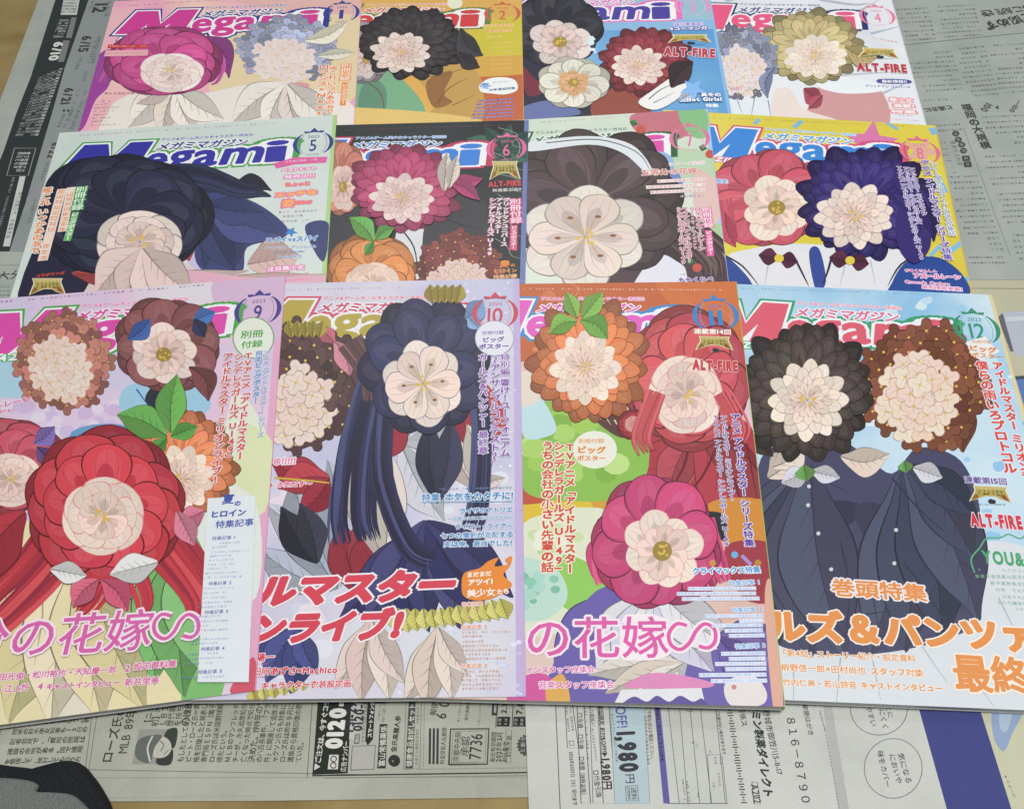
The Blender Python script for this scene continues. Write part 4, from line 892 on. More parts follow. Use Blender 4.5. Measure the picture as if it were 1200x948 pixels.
    M.text('O!!!!!', (320, 541), (347, 539.5), 'e08aa8', 'f2e8ee', hw=.09, bold=.05, asp=1.2); M.text('♪本気だす～', (316, 568.5), (366, 566.5), 'd84f80', 'f2e8ee', hw=.08, bold=.04)
    M.text('特集 本気をカタチに!', (494, 583.5), (602, 580.5), '3f82c0', 'e2e8f0', hw=.07, bold=.045, asp=1.08); M.stroke([(494, 589), (600, 588)], '6a9ac8', 1)
    M.text('ライザのアトリエ', (538, 599), (601, 597), '4f8ac0', 'e2e8f0', hw=.08, bold=.04, asp=1.05); M.text('～常闇の女王と秘密の隠れ家～', (525, 608), (601, 606), '5f8fc0', 'e2e8f0', hw=.08, bold=.02)
    M.text('ライアー・ライアー', (533, 617.5), (601, 616), '4f8ac0', 'e2e8f0', hw=.08, bold=.04, asp=1.05); M.text('七つの魔剣が支配する', (516, 628), (602, 626), '4f8ac0', 'e2e8f0', hw=.08, bold=.04); M.text('実は俺、最強でした?', (520, 638), (601, 636), '4f8ac0', 'e2e8f0', hw=.08, bold=.04)
    M.text('ルマスター', (301, 693), (536, 684), 'd04a5a', 'f0e8ee', hw=.05, bold=.075, shear=.2, asp=.92); M.text('ンライブ!', (294, 737), (474, 731), 'd04a5a', 'f0e8ee', hw=.05, bold=.075, shear=.2, asp=1.0)
    M.fill([(541, 690), (544, 672), (562, 666), (572, 658), (584, 654), (580, 664), (598, 662), (590, 674), (600, 686), (580, 700), (560, 704), (545, 700)], 'e2883e'); M.fill([(592, 656), (600, 652), (598, 662)], 'e2883e')
    M.text('まだまだ', (547, 674), (576, 672), 'f4ece0', None, bold=.045); M.text('アツイ!', (548, 683), (578, 681), 'f4ece0', 'd8702f', hw=.04, bold=.06); M.text('美少女', (547, 696), (581, 693.5), 'f4ece0', 'd8702f', hw=.05, bold=.06); M.text('たち', (582, 694), (597, 692.5), 'f4ece0', 'd8702f', hw=.05, bold=.05)
    article(M, '1', (541, 708.5), (570, 707), 'dd8a58', 'ece6e8'); article(M, '2', (541, 735.5), (571, 734), 'dd8a58', 'ece6e8'); article(M, '3', (540, 781), (571, 779.5), 'dd8a58', 'ece6e8')
    M.text('陽一', (300, 770.5), (322, 769), 'cc4456', 'f0e6ea', hw=.08, bold=.05); M.text('田所あずさ×Machico', (296, 787), (396, 784.5), 'cc4456', 'f0e6ea', hw=.06, bold=.035); M.text('キャラクター衣装設定画', (306, 803.5), (412, 800.5), 'cc4456', 'f0e6ea', hw=.07, bold=.04)
    M.part('small_print'); lines(M, [(541, y, 541 + l, y - .8) for y, l in ((714, 20), (719, 14), (724, 16), (741, 58), (746, 24), (752, 26), (757, 44), (762, 54), (767, 34), (772, 52), (787, 48), (792, 50), (797, 46), (802, 48), (807, 44))], 'dfa58a', 3.8, seed=1000); M.marks((300, 778), (315, 777.5), 6, 'c86a7a', seed=3); M.marks((302, 793.5), (312, 793), 4, 'c86a7a', seed=4); M.marks((514, 573.5), (600, 571.5), 22, '7a96c0', seed=5)
    topline(M, (335, 340), (470, 337), 'b87a8a', 34); M.finish(wash(['b9bcda', 'c6c4de', 'd2cede', 'd6d8e2'], 11, K(10), seed=10))

def cover_11():
    M = Mag(11); edge_strip(M, .014); R = random.Random(11)
    M.part('cover_picture')
    M.fill([(480, 320), (870, 320), (880, 440), (830, 460), (760, 400), (640, 420), (480, 430)], 'c2683f'); dots(M, 40, (620, 345, 860, 440), ['c97650', 'bd5f3a', 'd08a62', 'd2957a'], 3, 10, 62); M.fill([(770, 320), (870, 320), (875, 400), (800, 370)], 'cf7440')
    for i in range(16):
        x, y = R.uniform(640, 860), R.uniform(345, 430); M.stroke([(x, y), (x + R.uniform(-20, 20), y - 10), (x + R.uniform(-40, 40), y - 30)], 'd89a70', 1.2, .3)
    M.fill([(850, 460), (900, 470), (915, 640), (870, 640), (845, 560)], 'ddc3cd'); dots(M, 50, (720, 400, 770, 460), ['dba89a', 'e0bcb0', 'c98578'], 1, 3, 3)
    masthead(M, 0, -.008)
    M.part('cover_picture')
    M.fill([(600, 560), (740, 545), (745, 620), (700, 660), (600, 670)], 'cc9a44'); M.fill([(600, 585), (680, 580), (690, 610), (600, 612)], 'd9b83f'); M.fill([(600, 565), (650, 560), (650, 585), (600, 590)], 'b9563a')
    M.fill([(604, 620), (720, 600), (740, 700), (690, 730), (604, 740)], 'd6e0c4'); dots(M, 26, (610, 620, 735, 730), ['c6dba6', 'dde6cc', 'e4e6d8', 'b6d492'], 5, 13, 61); M.fill([(660, 650), (715, 680), (690, 720), (650, 700)], '92c463'); M.fill([(600, 655), (650, 665), (665, 700), (640, 725), (600, 720)], 'b9d8cc'); dots(M, 18, (606, 665, 655, 712), ['7fb8a0', '8cc4b0', 'a8d4c8'], 4, 9, 8)
    M.fill([(735, 540), (770, 500), (820, 490), (880, 500), (915, 620), (905, 660), (820, 600), (745, 620)], 'a83e4a'); M.fill([(800, 500), (840, 496), (800, 580), (760, 600)], 'b9555f')
    for i, e in enumerate(((745, 600), (780, 590), (900, 560), (908, 620))): M.leaf((815, 505), e, .24, ('a83e4a', 'b64e58', '9a3442', 'ae4450')[i], .06); folds(M, [[(810, 500), (800, 550), (765, 600)], [(850, 500), (822, 560), (790, 590)], [(875, 520), (890, 600)], [(860, 560), (880, 630)]], '6a2430', 3)
    M.fill([(830, 590), (905, 590), (912, 655), (860, 640)], 'cf8a3a'); M.fill([(850, 640), (912, 640), (915, 700), (870, 700)], '9a3a48')
    M.fill([(610, 480), (650, 470), (720, 470), (760, 520), (740, 580), (640, 585), (608, 560)], '8cbc52'); dots(M, 22, (615, 490, 735, 570), ['a9cc6a', '9ac45c', '7fae48', 'b9d888'], 9, 17, 6)
    M.fill([(612, 475), (632, 465), (652, 500), (640, 512), (614, 512)], 'b9d8dc'); M.fill([(690, 485), (700, 476), (735, 495), (740, 512), (720, 510)], '5a3e34'); folds(M, [[(695, 482), (705, 492)], [(708, 486), (716, 498)], [(720, 492), (728, 506)]], 'd8ccb8', 2)
    M.fill([(700, 440), (730, 440), (728, 470), (700, 480)], 'dfd0c4'); M.fill([(606, 440), (634, 436), (630, 470), (606, 475)], 'dfd0c4')
    M.leaf((770, 440), (726, 478), .3, 'a03a46', .3); M.leaf((846, 420), (880, 452), .26, 'a83e4a', -.2)
    M.bloom(806, 444, 78, 82, 'c2525a', 'e6d4c8', dx=-2, dy=20, seed=112, kind='rose')
    M.bloom(690, 424, 70, 74, 'd47c4c', 'e8d8c8', dx=-4, dy=8, seed=111, kind='dahlia')
    M.leaf((676, 378), (644, 392), .34, '7cb24c', .15); M.leaf((680, 376), (712, 398), .34, '74aa46', -.15); M.leaf((676, 374), (664, 344), .3, '86ba52'); M.leaf((682, 374), (706, 344), .3, '86ba52')
    M.bloom(742, 498, 18, 17, 'a0343c', 'd89a94', n=6, seed=114, kind='rose')
    for i, e in enumerate(((650, 800), (690, 826), (730, 832))): M.leaf((740, 690), e, .22, ('6f5daa', '7d6cb6', '6553a0')[i], .06)
    M.fill([(690, 700), (740, 690), (800, 730), (900, 740), (915, 830), (650, 830), (640, 800)], '6f5daa'); M.fill([(600, 800), (640, 790), (660, 830), (600, 835)], 'cc5a9a'); M.fill([(640, 805), (660, 790), (668, 830), (645, 830)], 'd8a858')
    for i, e in enumerate(((700, 790), (730, 802), (765, 804), (800, 800), (835, 786), (858, 760))): M.leaf((768, 690), e, .24, ('d9d6e0', 'cfcbdc', 'e0dde4')[i % 3], .04)
    for i, e in enumerate(((690, 790), (710, 812), (745, 815))): M.leaf((800, 778), e, .16, ('dbd2ca', 'd4c6bc', 'e0d8d0')[i], .04)
    for i, e in enumerate(((905, 735), (912, 770), (900, 800))): M.leaf((840, 745), e, .26, ('7462ae', '8675bc', '6a58a4')[i], .05); M.fill([(735, 800), (770, 788), (830, 798), (826, 806), (740, 806)], 'd68ab8')
    M.fill([(728, 808), (822, 806), (826, 824), (720, 824)], 'e0dfe4', False); M.fill([(732, 822), (744, 816), (758, 822), (770, 815), (784, 822), (797, 815), (812, 822), (822, 818), (822, 828), (730, 828)], '5f5296')
    M.fill([(850, 800), (880, 790), (898, 810), (892, 826), (856, 826)], 'dcdad6'); M.ell(860, 805, 3, 3, 'c08a8a')
    M.leaf((716, 620), (694, 676), .2, 'c04a78', .1); M.leaf((722, 610), (700, 630), .4, '33363c', .1); M.leaf((818, 600), (850, 634), .3, '35383e', -.1); M.leaf((812, 620), (830, 700), .22, 'b8436e', -.1); M.flow([(716, 620), (706, 660), (714, 700)], 22, 34, 26, ['c94e7c', 'b0426c', 'd8648c'], 3.5, 20); M.flow([(822, 610), (836, 660), (850, 700)], 26, 36, 30, ['c94e7c', 'a83c66', 'd8648c'], 3.5, 21); M.flow([(770, 460), (752, 510), (764, 545)], 18, 20, 24, ['c2525a', 'a84450', 'd0666a'], 3, 22); M.flow([(846, 460), (868, 500), (862, 530)], 16, 20, 18, ['c2525a', 'a84450', 'd0666a'], 3, 23)
    M.bloom(768, 636, 76, 78, 'c94e7c', 'ead9cc', n=9, dx=8, dy=10, ratio=.52, seed=113, kind='cosmos')
    M.fill([(896, 700), (906, 690), (918, 830), (906, 830)], 'd8a896')
    badge(M, 0, -.008); gold_logo(M, 817, 858, 402, 15, 1)
    M.part('headline_lettering'); M.text('連載第14回', (813, 388.5), (857, 389.5), 'f2ece4', 'b8583a', hw=.06, bold=.05); M.text('ALT-FIRE', (811, 427.5), (865, 430), 'c23c48', 'e6c8c0', hw=.04, bold=.065, asp=1.96)
    M.ell(697, 527, 26, 22, 'e6e6da'); star(M, 697, 527, 27, 'e6e6da', .3); M.text('別冊付録', (678, 517), (708, 516.5), 'd8883f', None, bold=.03); M.text('ビッグ', (676, 527), (710, 527.5), 'dc8233', None, bold=.05, asp=.95); M.text('ポスター', (676, 537), (710, 537), 'dc8233', None, bold=.045, asp=.95)
    for t, a, b in (('TVアニメ「アイドルマスター', (668, 519), (668, 672)), ('シンデレラガールズ U149」', (655, 518), (655, 674)), ('うちの会社の小さい先輩の話', (642, 517), (641.5, 671))): M.text(t, a, b, 'cc5240', 'f0e8d8', vert=True, hw=.08, bold=.05, asp=1.05)
    M.text('アニメ アイドルマスター シリーズ特集', (861.5, 485), (878.5, 641), '5f44a0', 'e8e2ee', vert=True, hw=.07, bold=.05, asp=1.1); M.text('アイドルマスター ミリオンライブ!', (847.5, 487), (858, 588), '6a52a6', 'e6dee8', vert=True, hw=.08, bold=.03, asp=1.15); M.text('TVアニメ アイドルマスター シンデレラガールズ U149', (838.5, 487), (851.5, 641), '6a52a6', 'e6dee8', vert=True, hw=.08, bold=.03, asp=1.25)
    M.text('の花嫁', (614, 747), (784, 746), 'd860a6', 'f0e2ec', hw=.05, bold=.014); loop_mark(M, 811, 746, 1, 'd860a6', 'f0e2ec')
    M.text('インスタッフ座談会', (616, 785), (697, 784), 'd25a9c', 'f2e6ee', hw=.08, bold=.03); M.fill([(620, 798), (628, 802), (620, 806)], 'd25a9c', False); M.text('音楽スタッフ座談会', (631, 802.5), (720, 802), 'd25a9c', 'f2e6ee', hw=.08, bold=.03)
    M.text('クライマックス特集', (811, 669.5), (891, 667.5), '5a9ad4', 'eef2f6', hw=.1, bold=.05, asp=1.08)
    for x, y, c in ((861, 650, '6ab0dc'), (835, 660, 'c98a5a'), (888, 660, 'b8874a')): M.ell(x, y, 4, 4, c)
    M.stroke([(869, 651), (880, 662)], 'a98ac4', 5, 5)
    article(M, '1', (854, 683.5), (890, 682), '62a2d8', 'e4ecf4'); article(M, '2', (857, 715), (893, 713.5), '62a2d8', 'e4ecf4'); article(M, '3', (861, 757.5), (897, 756), '62a2d8', 'e4ecf4')
    M.part('small_print'); lines(M, [(x0, y, x1, y - .7) for x0, y, x1 in ((806, 690, 886), (793, 696, 886), (799, 702, 890), (826, 722, 894), (866, 727.5, 894), (834, 733, 894), (849, 739, 894), (854, 745, 896), (845, 766, 897), (854, 772, 897), (838, 778, 898), (850, 784, 898), (819, 791, 898), (833, 798, 899))], '86aedd', 4.2, 'd6e0ee', seed=1100); topline(M, (612, 338.5), (846, 340), 'f0dcd0', 62)
    M.finish(wash(['d8b9b0', 'ddc6c0', 'cfa090'], 11, K(11), seed=11))

def cover_12():
    M = Mag(12); edge_strip(M, .01); R = random.Random(12)
    M.part('cover_picture')
    for i in range(46):
        x, y = R.uniform(1010, 1200), R.uniform(350, 640); r = R.uniform(3, 16); M.fill([(x + r * R.uniform(.5, 1) * math.cos(a), y + .8 * r * R.uniform(.5, 1) * math.sin(a)) for a in np.linspace(0, 5.6, 8)], R.choice(['c6dcec', 'd2e2ec', 'bcd6ea', '9cc6e6', '92bee2']))
    M.fill([(780, 690), (900, 700), (1010, 690), (1130, 640), (1200, 640), (1320, 700), (1320, 850), (780, 830)], 'd2dade')
    for a, b in (((960, 720), (920, 770)), ((1072, 745), (1110, 800)), ((1020, 760), (1032, 820)), ((930, 780), (930, 822)), ((1130, 780), (1165, 828)), ((1090, 720), (1100, 740)), ((985, 770), (980, 826)), ((1170, 700), (1200, 760))): M.stroke([a, b], 'aab2b8', 2.0, .8)
    masthead(M, 0, -.004)
    M.part('cover_picture')
    M.fill([(872, 700), (886, 560), (905, 525), (960, 505), (1010, 530), (1045, 555), (1075, 525), (1120, 535), (1142, 570), (1148, 612), (1128, 626), (1112, 640), (1120, 670), (1150, 725), (1080, 757), (980, 768), (905, 752)], '454a66')
    M.fill([(906, 592), (950, 586), (1000, 588), (1010, 600), (985, 620), (940, 624), (915, 612)], '36384e'); M.fill([(1000, 600), (1030, 590), (1080, 630), (1130, 628), (1110, 640), (1050, 650), (1040, 670), (1060, 730), (1025, 650)], '3a3c54'); M.fill([(888, 640), (905, 640), (925, 600), (928, 650), (900, 700), (885, 730)], '3a3c54'); M.fill([(1012, 640), (1030, 645), (1035, 700), (1022, 680)], '393b52')
    for i, e in enumerate(((880, 640), (884, 720), (912, 752), (950, 768), (990, 768))): M.leaf((950, 545), e, .2, ('454961', '4d516b', '3c3f56')[i % 3], .05)
    for i, e in enumerate(((1020, 765), (1060, 762), (1105, 752), (1146, 724), (1142, 655), (1146, 606))): M.leaf((1062, 545), e, .2, ('4d516b', '444860', '3d4058')[i % 3], -.05)
    folds(M, [[(985, 635), (995, 690), (990, 755)], [(1010, 720), (1050, 715)], [(1060, 660), (1090, 700), (1110, 735)], [(960, 560), (1000, 580)], [(1045, 560), (1080, 600), (1110, 625)], [(1100, 560), (1125, 610)], [(1020, 680), (1030, 740)], [(905, 690), (930, 730)]], '33354c', 2.2)
    M.leaf((900, 560), (930, 522), .4, 'dccdc0', .15); M.leaf((985, 535), (1042, 532), .3, 'dccdc0', .15); M.leaf((905, 548), (936, 512), .35, 'e0d2c6', .2)
    M.leaf((948, 552), (916, 566), .36, 'd3d3dc'); M.leaf((950, 552), (984, 560), .3, 'd3d3dc'); M.leaf((1070, 548), (1104, 560), .34, 'd3d3dc'); M.leaf((942, 545), (945, 564), .6, '6fa05a'); M.leaf((1060, 540), (1062, 554), .6, '6fa05a')
    for x, y in ((948, 570), (947, 592), (959, 625), (974, 667), (1050, 621), (1048, 660)): M.ell(x, y, 2.4, 2.4, 'c9ccd2', n=10)
    M.leaf((1105, 470), (1128, 530), .3, '7c4a38', -.15); M.leaf((890, 500), (906, 535), .3, '3e3533', .2)
    M.bloom(1084, 452, 78, 78, '8e5742', 'e6d8c8', n=9, dx=-6, dy=14, seed=122, kind='cluster')
    M.bloom(944, 458, 80, 80, '4a3f3d', 'e6dacc', n=9, dx=2, dy=12, seed=121, kind='dahlia')
    badge(M, 0, -.004); gold_logo(M, 1138, 1184, 578, 17, 2)
    M.part('headline_lettering'); M.text('連載第15回', (1130, 562), (1180, 564.5), '6a5a9a', 'e2e4ee', hw=.06, bold=.05); M.text('ALT-FIRE', (1136, 608.5), (1198, 612.5), 'cc3d4c', 'f0e4e8', hw=.05, bold=.07, asp=2.03)
    M.fill([(1132, 401), (1155, 394), (1160, 402), (1172, 412), (1150, 423), (1138, 416)], 'e4e6e6', False); M.text('別冊付録', (1139, 400.5), (1161, 401), 'd88a3a', None, bold=.02); M.text('ビッグ', (1135, 407.5), (1168, 411), 'd8863a', None, bold=.05, asp=.9); M.text('ポスター', (1138, 416), (1176, 418.5), 'd88a40', None, bold=.03)
    M.text('アイドルマスター ミリオンライブ', (1168, 424), (1211, 586), 'd2504a', 'e6ecf0', vert=True, hw=.06, bold=.05, asp=1.05); M.text('僕らの雨いろプロトコル', (1149, 423), (1185, 555), 'd2504a', 'e6ecf0', vert=True, hw=.06, bold=.05, asp=1.05)
    M.text('巻頭特集', (974, 687.5), (1086, 695), 'e0924c', 'ece6ea', hw=.07, bold=.065, asp=.88)
    M.text('ルズ&パンツァー'.replace('&', '＆'), (898, 732), (1262, 747), 'e0924c', 'efe8e6', hw=.045, bold=.055, asp=.95)
    M.text('最終章', (1116, 787), (1252, 795), 'e0924c', 'f0e6da', hw=.05, bold=.055, asp=1.1)
    M.text('「第4話」ストーリー紹介・設定資料', (912, 764.5), (1073, 771.5), 'df9650', 'eceae8', hw=.07, bold=.04); M.text('柳野啓一郎×田村尚也 スタッフ対談', (915, 781.5), (1082, 788.5), 'df9650', 'eceae8', hw=.07, bold=.045); M.text('竹内仁美・若山詩音 キャストインタビュー', (917, 799), (1105, 806.5), 'df9650', 'eceae8', hw=.07, bold=.04)
    M.stroke([(1142, 671), (1138, 655), (1148, 642), (1156, 631), (1172, 630), (1182, 626), (1195, 631), (1203, 626)], '5aa878', 1.8); M.text('YOU&ME', (1150, 652), (1222, 657), '4fa072', None, bold=.035, asp=1.6)
    M.part('small_print'); lines(M, [(x0, y, 1204, y + 1.5) for x0, y in ((1174, 668), (1142, 675), (1160, 683), (1166, 691), (1174, 699), (1168, 706), (1190, 713))], '7fae8e', 6.2, seed=1200); topline(M, (868, 338), (1090, 345), '8fb0a0', 56)
    M.marks((1145, 668), (1150, 668), 1, '8ab29a'); M.finish(wash(['8fbfe2', 'a6cbe6', 'bcd6e8', 'cadfea'], 12, K(12), seed=12))
for f in (cover_1, cover_2, cover_3, cover_4, cover_5, cover_6, cover_7, cover_8, cover_9, cover_10, cover_11, cover_12): f()

# ------------------------------------------------------------------ newspapers under the magazines
def hull(P):
    P = sorted(map(tuple, P)); out = []
    for seq in (P, P[::-1]):
        h = []
        for p in seq:
            while len(h) > 1 and (h[-1][0] - h[-2][0]) * (p[1] - h[-2][1]) - (h[-1][1] - h[-2][1]) * (p[0] - h[-2][0]) <= 0: h.pop()
            h.append(p)
        out += h[:-1]
    return [np.array(p) for p in out]
class Sheet(Plane):
    def __init__(s, label, cat, pts, z, paper, name='newspaper', k=1.0, group='newspaper pages spread under the magazines'):
        super().__init__((z, 0, 0), [(0, 0), (1, 0), (0, 1)], 'news', k)
        W = [s.xy(*p) for p in pts]; s.e = empty(name, (*np.mean(W, 0), z - .0003), label, cat, group)
        _, W = flat('paper_sheet', pts, z, paper, .0003, s.e); s.q = hull(W)
    def box(s, pts, h=None, edge=None, w=.8):
        if h: s.fill(pts, h, False)
        if edge:
            s.stroke(list(pts) + [pts[0], ], edge, w, w, smooth=False)
    def done(s): s.build(s.e)
    def line(s, a, b, h='4a4c4a', w=.8): s.stroke([a, b], h, w, w, smooth=False)
INKC = '3c3f3e'
def news(cols, seed): return wash(cols, 14, 1.0, kind='news', seed=seed)

def back_left_page():
    S = Sheet('newspaper page with a broad black printed band, at the left edge of the picture', 'newspaper',
              [(62, -70), (460, -70), (420, 360), (180, 430), (-190, 420), (-60, 262), (0, 118), (45, 0)], .0006, news(['949b95', '9da49d', 'a5aba4'], 2), k=1.3)
    S.part('printed_band'); S.fill([(82, -50), (120, -50), (104, 0), (76, 80), (59, 140), (47, 180), (30, 238), (11, 295), (-40, 295), (-10, 212), (4, 178), (20, 131), (36, 91), (65, 0)], '292d2e', False)
    S.fill([(120, -50), (360, -60), (330, 150), (200, 300), (11, 295), (30, 238), (47, 180), (59, 140), (76, 80), (104, 0)], '7b807d', False)
    S.part('body_print'); S.fill([(78, -20), (97, -20), (90, 18), (71, 18)], 'a9aea9', False)
    for i in range(4): S.marks((77 + i * 4.6, -4), (72.5 + i * 4.6, 16), 6, '3c3f3e', seed=i)
    S.fill([(84, 21), (90, 21), (84, 45), (77, 45)], '6a6e6c', False); S.fill([(74, 48), (82, 48), (75, 73), (68, 73)], '6a6e6c', False)
    S.text('6/10', (70, 49), (62, 72), 'b4b9b4', None, bold=.05, asp=.75)
    for i in range(3): S.marks((80 - i * 4, 23), (72 - i * 4, 45), 7, '9aa09c', seed=20 + i)
    for i in range(6): S.marks((72 - i * 4.8, 80 + i * 2), (42 - i * 4.4, 160), 22, '8d938f' if i else 'b9beb9', seed=30 + i)
    S.box([(17, 174), (42, 174), (33, 206), (8, 206)], None, '8d938f', .8)
    for i in range(3): S.marks((34 - i * 5, 178), (26 - i * 5, 202), 6, 'b9beb9', seed=50 + i)
    S.fill([(23, 207), (30, 207), (11.5, 289), (3.5, 289)], 'a9aea9', False); S.marks((24, 225), (9, 280), 12, INKC, seed=60)
    S.marks((16, 208), (-2, 270), 22, '8d938f', seed=61)
    for t, a, b in (('12', (120, 4), (115, 16)), ('6/15', (103, 42), (97, 62)), ('6/21', (82, 103), (76, 123)), ('6/22', (66, 167), (59, 186))): S.text(t, a, b, '343836', None, bold=.035, asp=.85)
    for i, (x, y, x1, y1, n) in enumerate(((130, -4, 124, 20, 8), (110, -2, 104, 20, 7), (117, 43, 108, 75, 10), (112, 48, 98, 96, 16), (96, 66, 89, 82, 5), (101, 105, 84, 152, 15), (93, 105, 80, 140, 12), (77, 130, 68, 150, 6), (84, 130, 74, 152, 7), (56, 190, 48, 212, 7), (42, 230, 34, 262, 9))): S.marks((x, y), (x1, y1), n, '3f4442', seed=70 + i, gap=.2)
    S.ell(80, 130, 1.6, 1.6, '3c3f3e'); S.ell(75, 130, 1.6, 1.6, '3c3f3e')
    S.line((-60, 311), (26, 311), '6a6e6c'); S.text('大分', (-4, 324), (28, 321), '343836', None, bold=.03, asp=1.0)
    for i in range(4): S.marks((-30, 337 + i * 5), (12, 336 + i * 5), 9, '5a5e5c', seed=90 + i)
    S.done()

def back_right_page():
    S = Sheet('grey newspaper page full of text, in the back right corner', 'newspaper', [(930, -80), (1330, -80), (1380, 329), (1000, 327), (960, 200)], .0006, news(['939995', '9ba19d', 'a3a9a4'], 5), k=1.15)
    S.part('body_print'); R = random.Random(5)
    S.line((1040, 55), (1240, 35), '5a5f5c', 1.2); S.text('を認めず', (1212, 19), (1154, 32), '3b3f3d', None, bold=.045, asp=1.05); S.text('に続き', (1206, 10), (1147, 17.5), '3b3f3d', None, bold=.03, asp=.7)
    def rows(x0, y0, wd, n, step, tilt, drift, col='4b504d', px=3.9):
        for i in range(n):
            y = y0 + i * step; x = x0 + drift * (y - y0); l = wd * R.uniform(.9, 1.12) if R.random() < .85 else wd * .45
            S.marks((x + wd, y - tilt * 1.0), (x + wd - l, y - tilt + tilt * l / wd), max(3, int(l / px)), col, seed=int(x0 + i * 7), gap=.05)
    rows(1052, 12, 36, 8, 5.1, 2, .26); rows(1094, 9, 48, 8, 5.0, 3, .27); rows(1068, 64, 48, 9, 5.4, 3, .3); rows(1122, 58, 32, 11, 5.5, 3, .3); rows(1160, 54, 50, 11, 5.5, 3, .3)
    rows(1085, 118, 26, 1, 5, 1, .3); S.text('と過去に', (1117, 126), (1083, 130), '3c403e', None, bold=.05); rows(1092, 148, 34, 2, 6, 2, .3)
    S.text('福岡の大規模', (1131, 122), (1157, 175), '3c403e', None, vert=True, bold=.05, asp=.9); S.text('100', (1160, 122), (1152, 131), '45494a', None, bold=.03, asp=.9); S.text('ー100', (1195, 118), (1185, 132), '45494a', None, bold=.03, asp=.7)
    S.fill([(1166, 126), (1170, 124), (1170, 129)], '3c403e', False)
    for i, (x, y) in enumerate(((1120, 157), (1123, 164), (1127, 170), (1129, 177))): S.ell(x, y, 4.4, 3.4, '454a48', n=14); S.marks((x + 3, y - .3), (x - 3, y + .3), 1, 'a4aba6', seed=i)
    for x, y in ((1132, 186), (1134, 193)): S.fill([(x - 5, y - 3), (x + 4, y - 3.4), (x + 5, y + 3), (x - 4, y + 3.4)], '3f4442', False); S.marks((x + 3, y), (x - 3, y), 1, 'a4aba6', seed=int(y))
    S.line((1129, 150), (1184, 300), '7a7f7c', .9); S.marks((1116, 165), (1126, 195), 6, '565b58', seed=4)
    rows(1100, 168, 8, 6, 7, .5, .35); rows(1110, 208, 36, 14, 6.6, 1.5, .36, px=4.1); rows(1150, 138, 50, 6, 6.2, 2.5, .34, px=4.1); rows(1154, 184, 50, 6, 6.4, 2, .34, px=4.1); rows(1170, 228, 44, 6, 6.6, 2, .34, px=4.1); rows(1186, 276, 40, 5, 6.8, 1.6, .34, px=4.8); rows(1130, 302, 46, 2, 6.5, .6, .3)
    S.done()

def side_flyer():
    S = Sheet('beige flyer with a printed grey picture, right of the light blue magazine numbered 12', 'flyer', [(1040, 300), (1340, 303), (1420, 720), (1060, 700)], .0003, news(['a8a78f', 'adac95', 'b2b09a'], 3), 'advertising_flyer')
    S.part('printed_pictures'); S.line((1130, 338), (1230, 338.5), '6a6a5c', 1.0)
    S.fill([(1172, 369), (1176, 366), (1240, 362), (1250, 418), (1190, 417), (1187, 412)], 'a9acb8', False); S.fill([(1169, 372), (1175, 367), (1188, 412), (1184, 412)], '5d626a', False); S.fill([(1178, 372), (1240, 368), (1240, 372), (1180, 377)], 'bcbec8', False)
    S.fill([(1190, 443), (1250, 440), (1260, 490), (1204, 488)], '5a70a8', False); S.fill([(1188, 441), (1250, 437), (1250, 441), (1190, 445)], '4a4f58', False)
    S.done()

